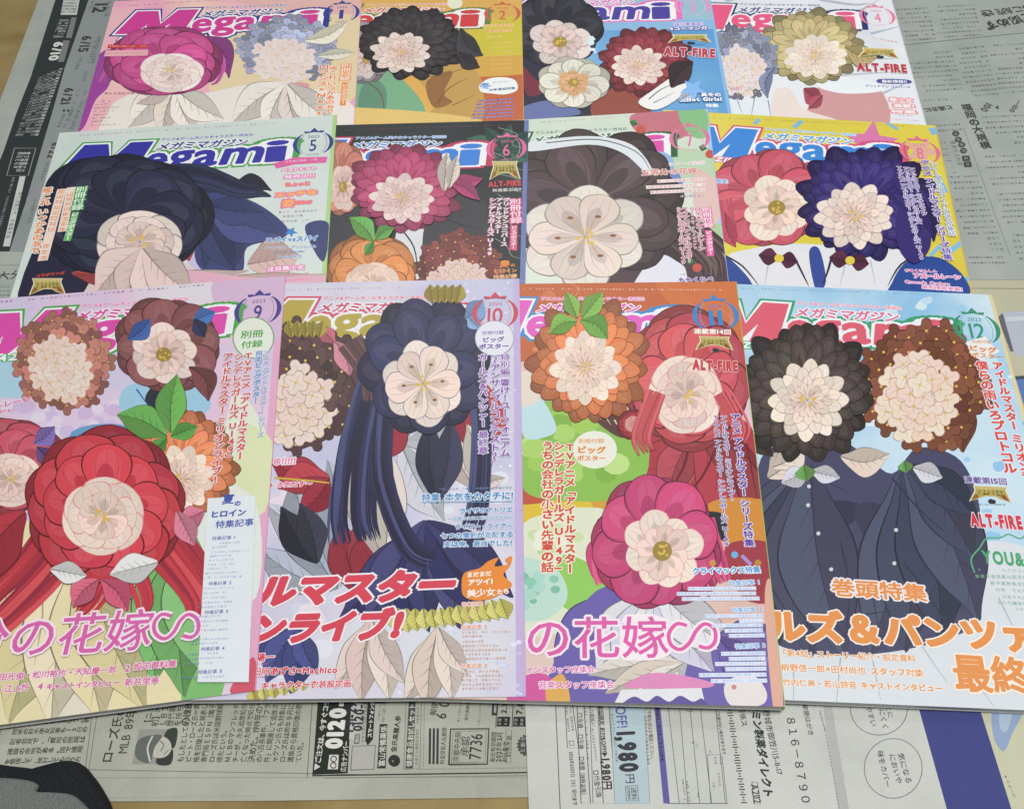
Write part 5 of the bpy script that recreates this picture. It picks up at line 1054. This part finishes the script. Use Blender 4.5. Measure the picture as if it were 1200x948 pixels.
def front_left_page():
    S = Sheet('newspaper page with a baseball article and small portrait photo, below the front row', 'newspaper', [(-260, 640), (660, 640), (640, 933.5), (300, 938), (135, 938.5), (-120, 942), (-300, 945)], .0006, news(['9c9e93', 'a4a59b', 'aaaba1'], 1), k=.98)
    S.part('body_print')
    for i, t in enumerate(('で、1時間当たりの燃料費は', '約2～9万円ほどという。静', '岡県の鈴木康友知事も13日の', '記者会見で、「費用の問題は', '議論の余地がある。国で議題', 'を整理して、検討してもらう方')):
        y = 834 + i * 11.6; S.text(t, (20 - i * 2.9, y), (108 - i * 2.7, y - 3), '42443f', None, vert=True, bold=.025, asp=1.25)
    for i in range(6): S.marks((-70 - i * 3, 838 + i * 11.6), (8 - i * 3, 835.5 + i * 11.6), 10, '4c4e48', seed=i)
    S.line((110, 822), (100, 900), '6a6b64'); S.line((116, 822), (104, 902), '6a6b64'); S.line((104, 901.5), (420, 907), '6a6b64'); S.line((104, 911), (640, 910), '8a8b84', .6); S.line((97, 935), (300, 932), '9a9b94', .5)
    S.text('ローズ氏の言葉', (124, 894), (150, 800), '3a3c38', None, bold=.02, asp=1.0); S.text('MLB 89年に', (143, 883), (158, 818), '4a4c47', None, bold=.01, asp=1.15)
    for i, t in enumerate(('【ニュー', '初】米大', 'ＬＢＩと', '歴代最多', 'を持ち、', 'の1989')): S.text(t, (172 + i * 8.8, 851), (178 + i * 8.8, 818), '4a4c47', None, bold=.02, asp=1.05)
    for i, t in enumerate(('もしたとして永久追放と', 'ピート・ローズ氏＝資', '格を回復したと発表し', '専門局ＥＳＰＮ（電子', 'ローズ氏は米国野球殿', '得たという。', 'ＭＬＢのマンフレッド', 'チーが、永久追放処分は', '亡くなった時点で処分を', '決めた。1919年のワー', 'の八百長事件、「ブラッ', '件」に関連して追放さ', 'ャクソン氏らも対象に', 'ローズ氏は昨年９月に', '遺族から資格回復の要', 'ていた。')):
        f = len(t) / 10.5; S.text(t, (211 + i * 9.2, 893), (211 + i * 9.2 + 11.5 * f, 893 - 72 * f), '44463f', None, bold=.022, asp=1.12)
    S.line((352, 822), (347, 897), '8a8b84', .6); S.line((366, 822), (360, 910), '55564f')
    S.part('portrait_photo'); S.fill([(163, 854), (208, 854), (200, 895), (155, 895)], '8d8f88', False); S.fill([(196, 855), (208, 854), (204, 876), (192, 868)], '3f413f'); S.fill([(186, 884), (202, 878), (200, 895), (184, 895)], '3d3f3d'); S.ell(187, 875, 14, 13, 'b1b2aa'); S.fill([(158, 880), (163, 866), (178, 861), (190, 862), (181, 876), (176, 893), (162, 890)], '63655f'); S.stroke([(179, 862), (173, 876), (176, 892)], 'c2c3bb', 2); S.stroke([(188, 868), (192, 873), (188, 880)], '777972', 1.4); S.stroke([(192, 884), (198, 878)], '85877f', 1.2)
    S.part('advertisement')
    S.fill([(373, 815), (455, 815), (450, 824), (412, 824), (407.5, 905.5), (366, 907.5)], '2b2d2c', False); S.fill([(412, 822), (424, 820), (418, 866), (409, 866)], 'b6b7ae', False)
    S.text('▼ご注文は、今すぐコチラ', (371, 902), (384, 812), 'c6c8c0', None, bold=.035, asp=1.0); S.text('0120-31', (390, 878), (400, 800), 'd0d2ca', None, bold=.07, asp=1.15); S.fill([(384, 901), (396, 901), (397, 884), (386, 884)], 'c6c8c0', False); S.ell(391, 889, 3.2, 3.2, '2b2d2c', w=1.2); S.ell(390.6, 896.5, 3.2, 3.2, '2b2d2c', w=1.2)
    S.text('広告ナンバー', (402, 904), (406, 868), 'c6c8c0', None, bold=.03, asp=1.2); S.text('Y31-29', (408, 861), (413, 822), '34363a', None, bold=.05, asp=1.2)
    S.fill([(415, 871), (421, 871), (422, 860), (416, 860)], '3a3c3a', False); S.text('通話', (418, 870.5), (419, 860.5), 'c6c8c0', None, bold=.03); S.text('0120-5', (418.5, 857), (423, 818), '34363a', None, bold=.04, asp=1.1)
    S.box([(411, 902), (438, 901), (440, 873), (413, 874)], 'a9aaa1', '44463f', .9); S.fill([(428, 868), (431, 873), (437, 866), (440, 818), (431, 818)], '2e302f', False); S.text('スマートフォンから', (433, 864), (437, 816), 'c9cbc3', None, bold=.035); S.fill([(442, 900), (452, 900), (454, 848), (445, 848)], '34363a', False); S.text('富山常備薬係', (447, 898), (450, 850), 'c9cbc3', None, bold=.03)
    for i, x in enumerate((425, 443, 449, 447)): S.marks((x, 870 if i < 1 else 846), (x + 4, 818), 12, '55574f', seed=30 + i)
    S.ell(462, 891, 7, 7, '33352f'); S.marks((459, 892), (465, 890), 2, 'a9aaa1', seed=3); S.text('金氏高麗人参', (461, 881), (467, 838), '33352f', None, bold=.045, asp=1.0)
    S.fill([(475, 900), (484, 900), (487, 822), (479, 822)], '4a4c48', False); S.text('健康食品お試しセット', (479.5, 898), (483, 824), 'c6c8c0', None, bold=.03, asp=1.0); S.box([(473, 901), (492, 900), (494, 820), (476, 821)], None, '6a6b64', .7); S.marks((488, 896), (490, 828), 16, '55574f', seed=8)
    for x in (503.5, 508, 512.5): S.line((x, 895), (x + .5, 853), '34363a', 2.6)
    S.text('郵便', (507, 838), (510, 822), '4a4c48', None, bold=.02); S.text('6 0', (516, 842), (521, 821), '3a3c3a', None, bold=.01, asp=1.2); S.text('料金受取人払郵便', (518, 895), (521, 852), '4a4c47', None, bold=.025, asp=1.15)
    S.box([(526, 895.5), (571, 895), (573, 853.5), (528, 854)], None, '44463f', 2.2); S.box([(529, 893), (568.5, 892.5), (570, 856), (531, 856.5)], None, '55574f', .6)
    S.text('京都中央局', (534, 892), (537, 857), '4a4c47', None, bold=.015, asp=1.15); S.text('承認', (544, 886), (546, 862), '4a4c47', None, bold=.015, asp=.9); S.text('7736', (556, 890), (558.5, 859), '3c3e3a', None, bold=.015, asp=1.35)
    for t, x in (('差出有効期間', 577), ('2027年3月', 584), ('31日まで', 591)): S.text(t, (x, 893), (x + 2, 857 if x < 590 else 868), '44463f', None, bold=.025, asp=1.1)
    S.text('金氏高麗係', (546, 844), (549, 822), '4a4c47', None, bold=.03); S.marks((537, 846), (540, 822), 7, '5a5c55', seed=4); S.marks((561, 850), (563, 824), 8, '5a5c55', seed=5)
    S.fill([(576, 838), (583, 838), (584, 822), (577, 822)], '34363a', False); S.fill([(578.5, 835), (581.5, 835), (582, 825), (579, 825)], '9a9b94', False); S.text('2.7', (590, 836), (592, 823), '3a3c3a', None, bold=.05, asp=1.0); S.text('7.0', (608, 837), (610, 822), '3a3c3a', None, bold=.05, asp=1.0)
    for x in (582, 601): S.fill([(x, 851), (x + 15, 851), (x + 16, 839.5), (x + 1, 839.5)], '303230', False); S.marks((x + 3, 850), (x + 4, 841), 2, 'b9bab2', seed=x); S.marks((x + 10, 850), (x + 11, 841), 2, 'b9bab2', seed=x + 1); S.line((x - 1, 852), (x + .5, 822), '44463f', 1.0)
    S.box([(592, 893), (598.5, 893), (599.5, 855), (593, 855)], None, '6a6b64', .7); S.text('切手不要', (595.5, 887), (597, 861), '55574f', None, bold=.02)
    P = []
    for k in range(40): r = 15 if k % 2 else 12.6; P.append((620 + r * math.cos(k * .157), 873 + r * .95 * math.sin(k * .157)))
    S.fill(P, '4a4c48', False); S.marks((612, 882), (614, 862), 3, 'b4b5ac', seed=9)
    S.line((366, 908.5), (640, 904.5), '34363a', 1.6); S.line((380, 911.5), (640, 908), '6a6b64', .6)
    for k in range(52): S.ell(490 + 2.7 * k, 901 - .035 * k, .6, .6, '55574f', n=6)
    for k in range(30): S.ell(497.5 - .05 * k, 822 + 2.6 * k, .6, .6, '55574f', n=6)
    S.done()

def order_flyer():
    S = Sheet('order card flyer with light blue price panel and solid dark blue panel, front right', 'flyer', [(610, 680), (1300, 690), (1420, 1010), (622, 1010)], .0016, news(['b3b6b1', 'babdb8', 'bfc1bd'], 4), 'advertising_flyer')
    S.part('order_form'); dk = '45484a'
    S.line((651, 822), (657, 960), dk, .9)
    S.box([(662, 826), (671, 826), (678, 876), (665, 876)], None, dk, .8); S.marks((668, 828), (672, 860), 9, dk, seed=1); S.marks((663.5, 828), (667, 858), 9, dk, seed=2); S.box([(667, 868), (672, 868), (673, 873), (668, 873)], None, dk, .7)
    S.text('2026年5月17日（水）受付まで', (669, 880), (674, 943), dk, None, bold=.025, asp=1.3); S.box([(676, 822), (684, 822), (692, 941), (681, 941)], None, dk, .9)
    for t, y, y1 in (('□今週', 835, 853), ('□午後', 860, 878), ('□夜間（18時以降）', 886, 934)): S.text(t, (678.5 + (y - 822) * .05, y), (678.5 + (y1 - 822) * .05, y1), dk, None, bold=.02, asp=1.25)
    S.marks((686, 828), (690, 898), 18, dk, seed=3, size=.7); S.box([(691, 822), (700, 822), (707, 941), (695, 941)], None, dk, .7)
    S.text('心り取払い', (692, 826), (696, 851), dk, None, bold=.01, asp=1.0); S.marks((694, 853), (699, 892), 11, dk, seed=4); S.text('□代金引換', (698, 902), (702, 934), dk, None, bold=.02, asp=1.2)
    S.text('初回限定 約71%OFF!▶', (703.5, 827), (709, 887), '3a3d40', None, bold=.035, asp=1.15); S.text('1,980円', (709.5, 888), (712, 925), '3a3d40', None, bold=.05, asp=1.25); S.box([(702, 820), (713, 820), (722, 941), (707, 941)], None, dk, .8)
    S.fill([(715, 822), (755, 822), (761.5, 941), (720.5, 941)], 'a6bac2', False); S.box([(715, 822), (755, 822), (761.5, 941), (720.5, 941)], None, '7a8a92', .7); S.marks((717, 828), (723, 893), 17, dk, seed=5); S.text('%OFF!', (726, 818), (730, 853), '5a5f98', None, bold=.02, asp=1.35)
    S.text('1,980', (733.5, 856), (738, 905), '3c3f42', None, bold=.055, asp=1.5); S.text('円', (738, 906), (739, 918), '3c3f42', None, bold=.03, asp=1.0); S.box([(733, 921), (747, 920), (748.5, 938), (734, 938)], None, dk, .8); S.text('送料', (742.5, 922), (743.5, 937), dk, None, bold=.02); S.text('全国無料', (736.5, 922), (737.5, 937), dk, None, bold=.03)
    S.text('ご不明な点はお電話ください。', (760, 828), (765, 892), dk, None, bold=.015, asp=1.2); S.marks((756, 838), (760, 896), 14, dk, seed=6)
    S.fill([(766, 820), (773, 820), (785, 941), (777.5, 941)], '5e5a96', False); S.text('80歳以上の方もご注文ハガキ', (770, 829), (776, 892), '34343f', None, bold=.04, asp=1.0)
    for a, b in ((782.5, 796), (796, 806), (808, 820), (820, 834), (838, 850)): S.line((a, 824), (b, 941), '5c5f60', .7)
    S.line((782, 941), (853, 941), '5c5f60', .8); S.box([(829, 884), (846, 884), (852, 941), (833, 941)], None, '5c5f60', .7)
    for i, (x, y, n) in enumerate(((812, 868, 2), (816, 870, 2), (832, 879, 1), (838, 886, 3), (844, 886, 3), (842, 905, 5), (836, 916, 2), (818, 928, 2), (800, 912, 9), (805, 914, 9))): S.marks((x, y), (x + n * .35, y + n * 3.2), n, dk, seed=40 + i)
    S.text('ご記載がない場合があります', (841, 832), (849, 884), dk, None, bold=.02, asp=1.1); S.box([(804, 829), (811, 829), (812, 833), (805, 833)], None, dk, .6)
    R = random.Random(3)
    for k in range(36):
        t = k / 35; x, y = 855 + 17 * t, 832 + 108 * t; h = R.choice((2, 3.5, 5)); S.line((x - h * .7, y), (x + h * .7, y), '3f4244', 1.3)
    S.part('address_print'); S.text('行係ス', (868, 828), (873, 851), dk, None, bold=.02, asp=1.0); S.text('ナミン製薬ダイレクト', (884, 822), (901, 934), '36393b', None, bold=.05, shear=.12, asp=1.05); S.text('大野城市御笠川5-11-17', (895, 822), (914, 908), '44474a', None, bold=.015, asp=.95)
    S.box([(881, 916), (887.5, 916), (891, 942), (884, 942)], None, dk, .8); S.text('A2112', (884, 918), (888, 941), dk, None, bold=.02, asp=1.3)
    S.text('８１６－８７９０', (926, 838), (945.5, 943), '3c3f42', None, bold=.005, asp=.95)
    S.text('郵便はがき', (942.5, 824), (951, 862), dk, None, bold=.01, asp=.9)
    S.fill([(964, 822), (974, 822), (997, 960), (984, 960)], 'a9aba6', False); S.marks((960.5, 832), (967, 856), 9, dk, seed=11)
    for k in range(26): S.line((966.5 + k * .72, 852 + k * 4), (967 + k * .72, 854.4 + k * 4), '6a6d6c', .8)
    S.part('speech_circles'); S.ell(1046.7, 900, 34, 35, '6a6e70', w=.9); S.ell(1030, 830, 33.5, 31, '6a6e70', w=.9)
    for t, a, b in (('気になる', (1055, 882), (1066, 918)), ('においや', (1045, 883), (1054.5, 918)), ('味をカバー', (1031, 879), (1041, 922)), ('とに', (1040, 826), (1044.5, 841)), ('きにくく', (1031, 822), (1038.5, 855)), ('やすい', (1017.5, 827), (1024.5, 851))): S.text(t, a, b, '464a4c', None, bold=.012, asp=.95)
    S.part('solid_panel'); S.fill([(1142, 822), (1420, 822), (1420, 1010), (1200, 1010)], 'bbb9a2', False); S.fill([(1074, 820), (1145, 820), (1205, 1010), (1127, 1010)], '42497f', False); S.fill([(1165, 828), (1200, 826), (1186, 860), (1176, 880), (1164, 862)], '8b9cb8'); S.fill([(1172, 832), (1186, 832), (1180, 856), (1172, 852)], 'a3b2c6'); S.text('※イメージ', (1178, 908), (1189, 934), '4a4c48', None, bold=.01, asp=.8)
    S.done()
for f in (side_flyer, back_left_page, back_right_page, front_left_page, order_flyer): f()

# ------------------------------------------------------------------ the dark cloth lying over the lower left corner
def cloth():
    P0 = Plane((.002, 0, 0), None)
    out = [(-190, 880), (-60, 890), (0, 899), (36, 902), (43, 904), (60, 900), (96, 898), (112, 912), (124, 930), (133, 950), (150, 1010), (120, 1060), (-200, 1060), (-260, 980)]
    W = [P0.xy(*p) for p in catmull(out, True, 5)]; c = np.mean(W, 0); n = len(W); V, F = [], []
    rings = ((1.0, .0), (1.006, .003), (.995, .006), (.96, .009), (.88, .0115), (.7, .013), (.45, .0145), (.2, .015))
    R = random.Random(4); ph = [R.random() * 6 for _ in range(4)]
    for r, z in rings:
        for p in W:
            q = c + (p - c) * r; wob = .0018 * math.sin(q[0] * 70 + ph[0]) * math.sin(q[1] * 55 + ph[1]) + .0012 * math.sin(q[0] * 150 + q[1] * 90 + ph[2])
            V.append((q[0], q[1], max(.0019, .002 + z * .9 + (wob if z > .004 else 0))))
    V.append((c[0], c[1], .0158))
    for k in range(len(rings) - 1):
        for i in range(n): a, b = k * n + i, k * n + (i + 1) % n; F.append((a, b, b + n, a + n))
    k = len(rings) - 1; F += [(k * n + i, k * n + (i + 1) % n, len(V) - 1) for i in range(n)]
    F.append(tuple(range(n))[::-1])
    def knit(name, cols, sc):
        m = bpy.data.materials.new(name); m.use_nodes = True; N, L = m.node_tree.nodes, m.node_tree.links; b = N['Principled BSDF']; b.inputs['Roughness'].default_value = .95; b.inputs['Specular IOR Level'].default_value = .1
        tc = N.new('ShaderNodeTexCoord'); w_ = N.new('ShaderNodeTexWave'); w_.inputs['Scale'].default_value = sc; w_.inputs['Distortion'].default_value = 6; w_.inputs['Detail'].default_value = 3; w_.inputs['Detail Scale'].default_value = 3
        mx = N.new('ShaderNodeMixRGB'); mx.inputs[1].default_value = (*[lin(v) for v in rgb(cols[0])], 1); mx.inputs[2].default_value = (*[lin(v) for v in rgb(cols[1])], 1)
        bp = N.new('ShaderNodeBump'); bp.inputs['Strength'].default_value = .4; bp.inputs['Distance'].default_value = .002
        L.new(tc.outputs['Object'], w_.inputs['Vector']); L.new(w_.outputs['Fac'], mx.inputs[0]); L.new(mx.outputs[0], b.inputs['Base Color']); L.new(w_.outputs['Fac'], bp.inputs['Height']); L.new(bp.outputs[0], b.inputs['Normal'])
        return m
    e = empty('folded_cloth', (c[0], c[1], .002), 'black fabric with a grey knitted panel in the lower left corner', 'cloth')
    mesh('dark_fabric', V, F, [knit('dark_weave', ('1b1e21', '2b2f33'), 260)], parent=e, smooth=True)
    # the grey panel is a second layer of knit sewn on top
    inn = [(-190, 915), (-60, 918), (0, 922), (28, 922), (48, 925), (57, 930), (56, 938), (80, 940), (104, 946), (118, 975), (80, 1040), (-200, 1050)]
    Wp = [P0.xy(*p) for p in catmull(inn, True, 4)]
    from mathutils.bvhtree import BVHTree
    T = BVHTree.FromPolygons([Vector(v) for v in V], F); n2 = len(Wp); c2 = np.mean(Wp, 0); V2, F2 = [], []
    def top(q, d):
        h = T.ray_cast(Vector((q[0], q[1], .3)), Vector((0, 0, -1))); return (h[0].z if h[0] else .003) + d
    for r, d in ((1.0, -.001), (1.0, .0012), (.97, .0022), (.9, .0025), (.75, .0026), (.55, .0026), (.3, .0026)):
        for p in Wp: q = c2 + (p - c2) * r; V2.append((q[0], q[1], top(q, d)))
    V2.append((c2[0], c2[1], top(c2, .0026)))
    for k in range(6):
        for i in range(n2): a, b = k * n2 + i, k * n2 + (i + 1) % n2; F2.append((a, b, b + n2, a + n2))
    F2 += [(6 * n2 + i, 6 * n2 + (i + 1) % n2, len(V2) - 1) for i in range(n2)]
    ar = sum(Wp[i][0] * Wp[(i + 1) % n2][1] - Wp[(i + 1) % n2][0] * Wp[i][1] for i in range(n2))
    if ar < 0: F2 = [f[::-1] for f in F2]
    mesh('knitted_panel', V2, F2, [knit('grey_knit', ('5a5f5c', '7f8481'), 420)], parent=e, smooth=True)
cloth()
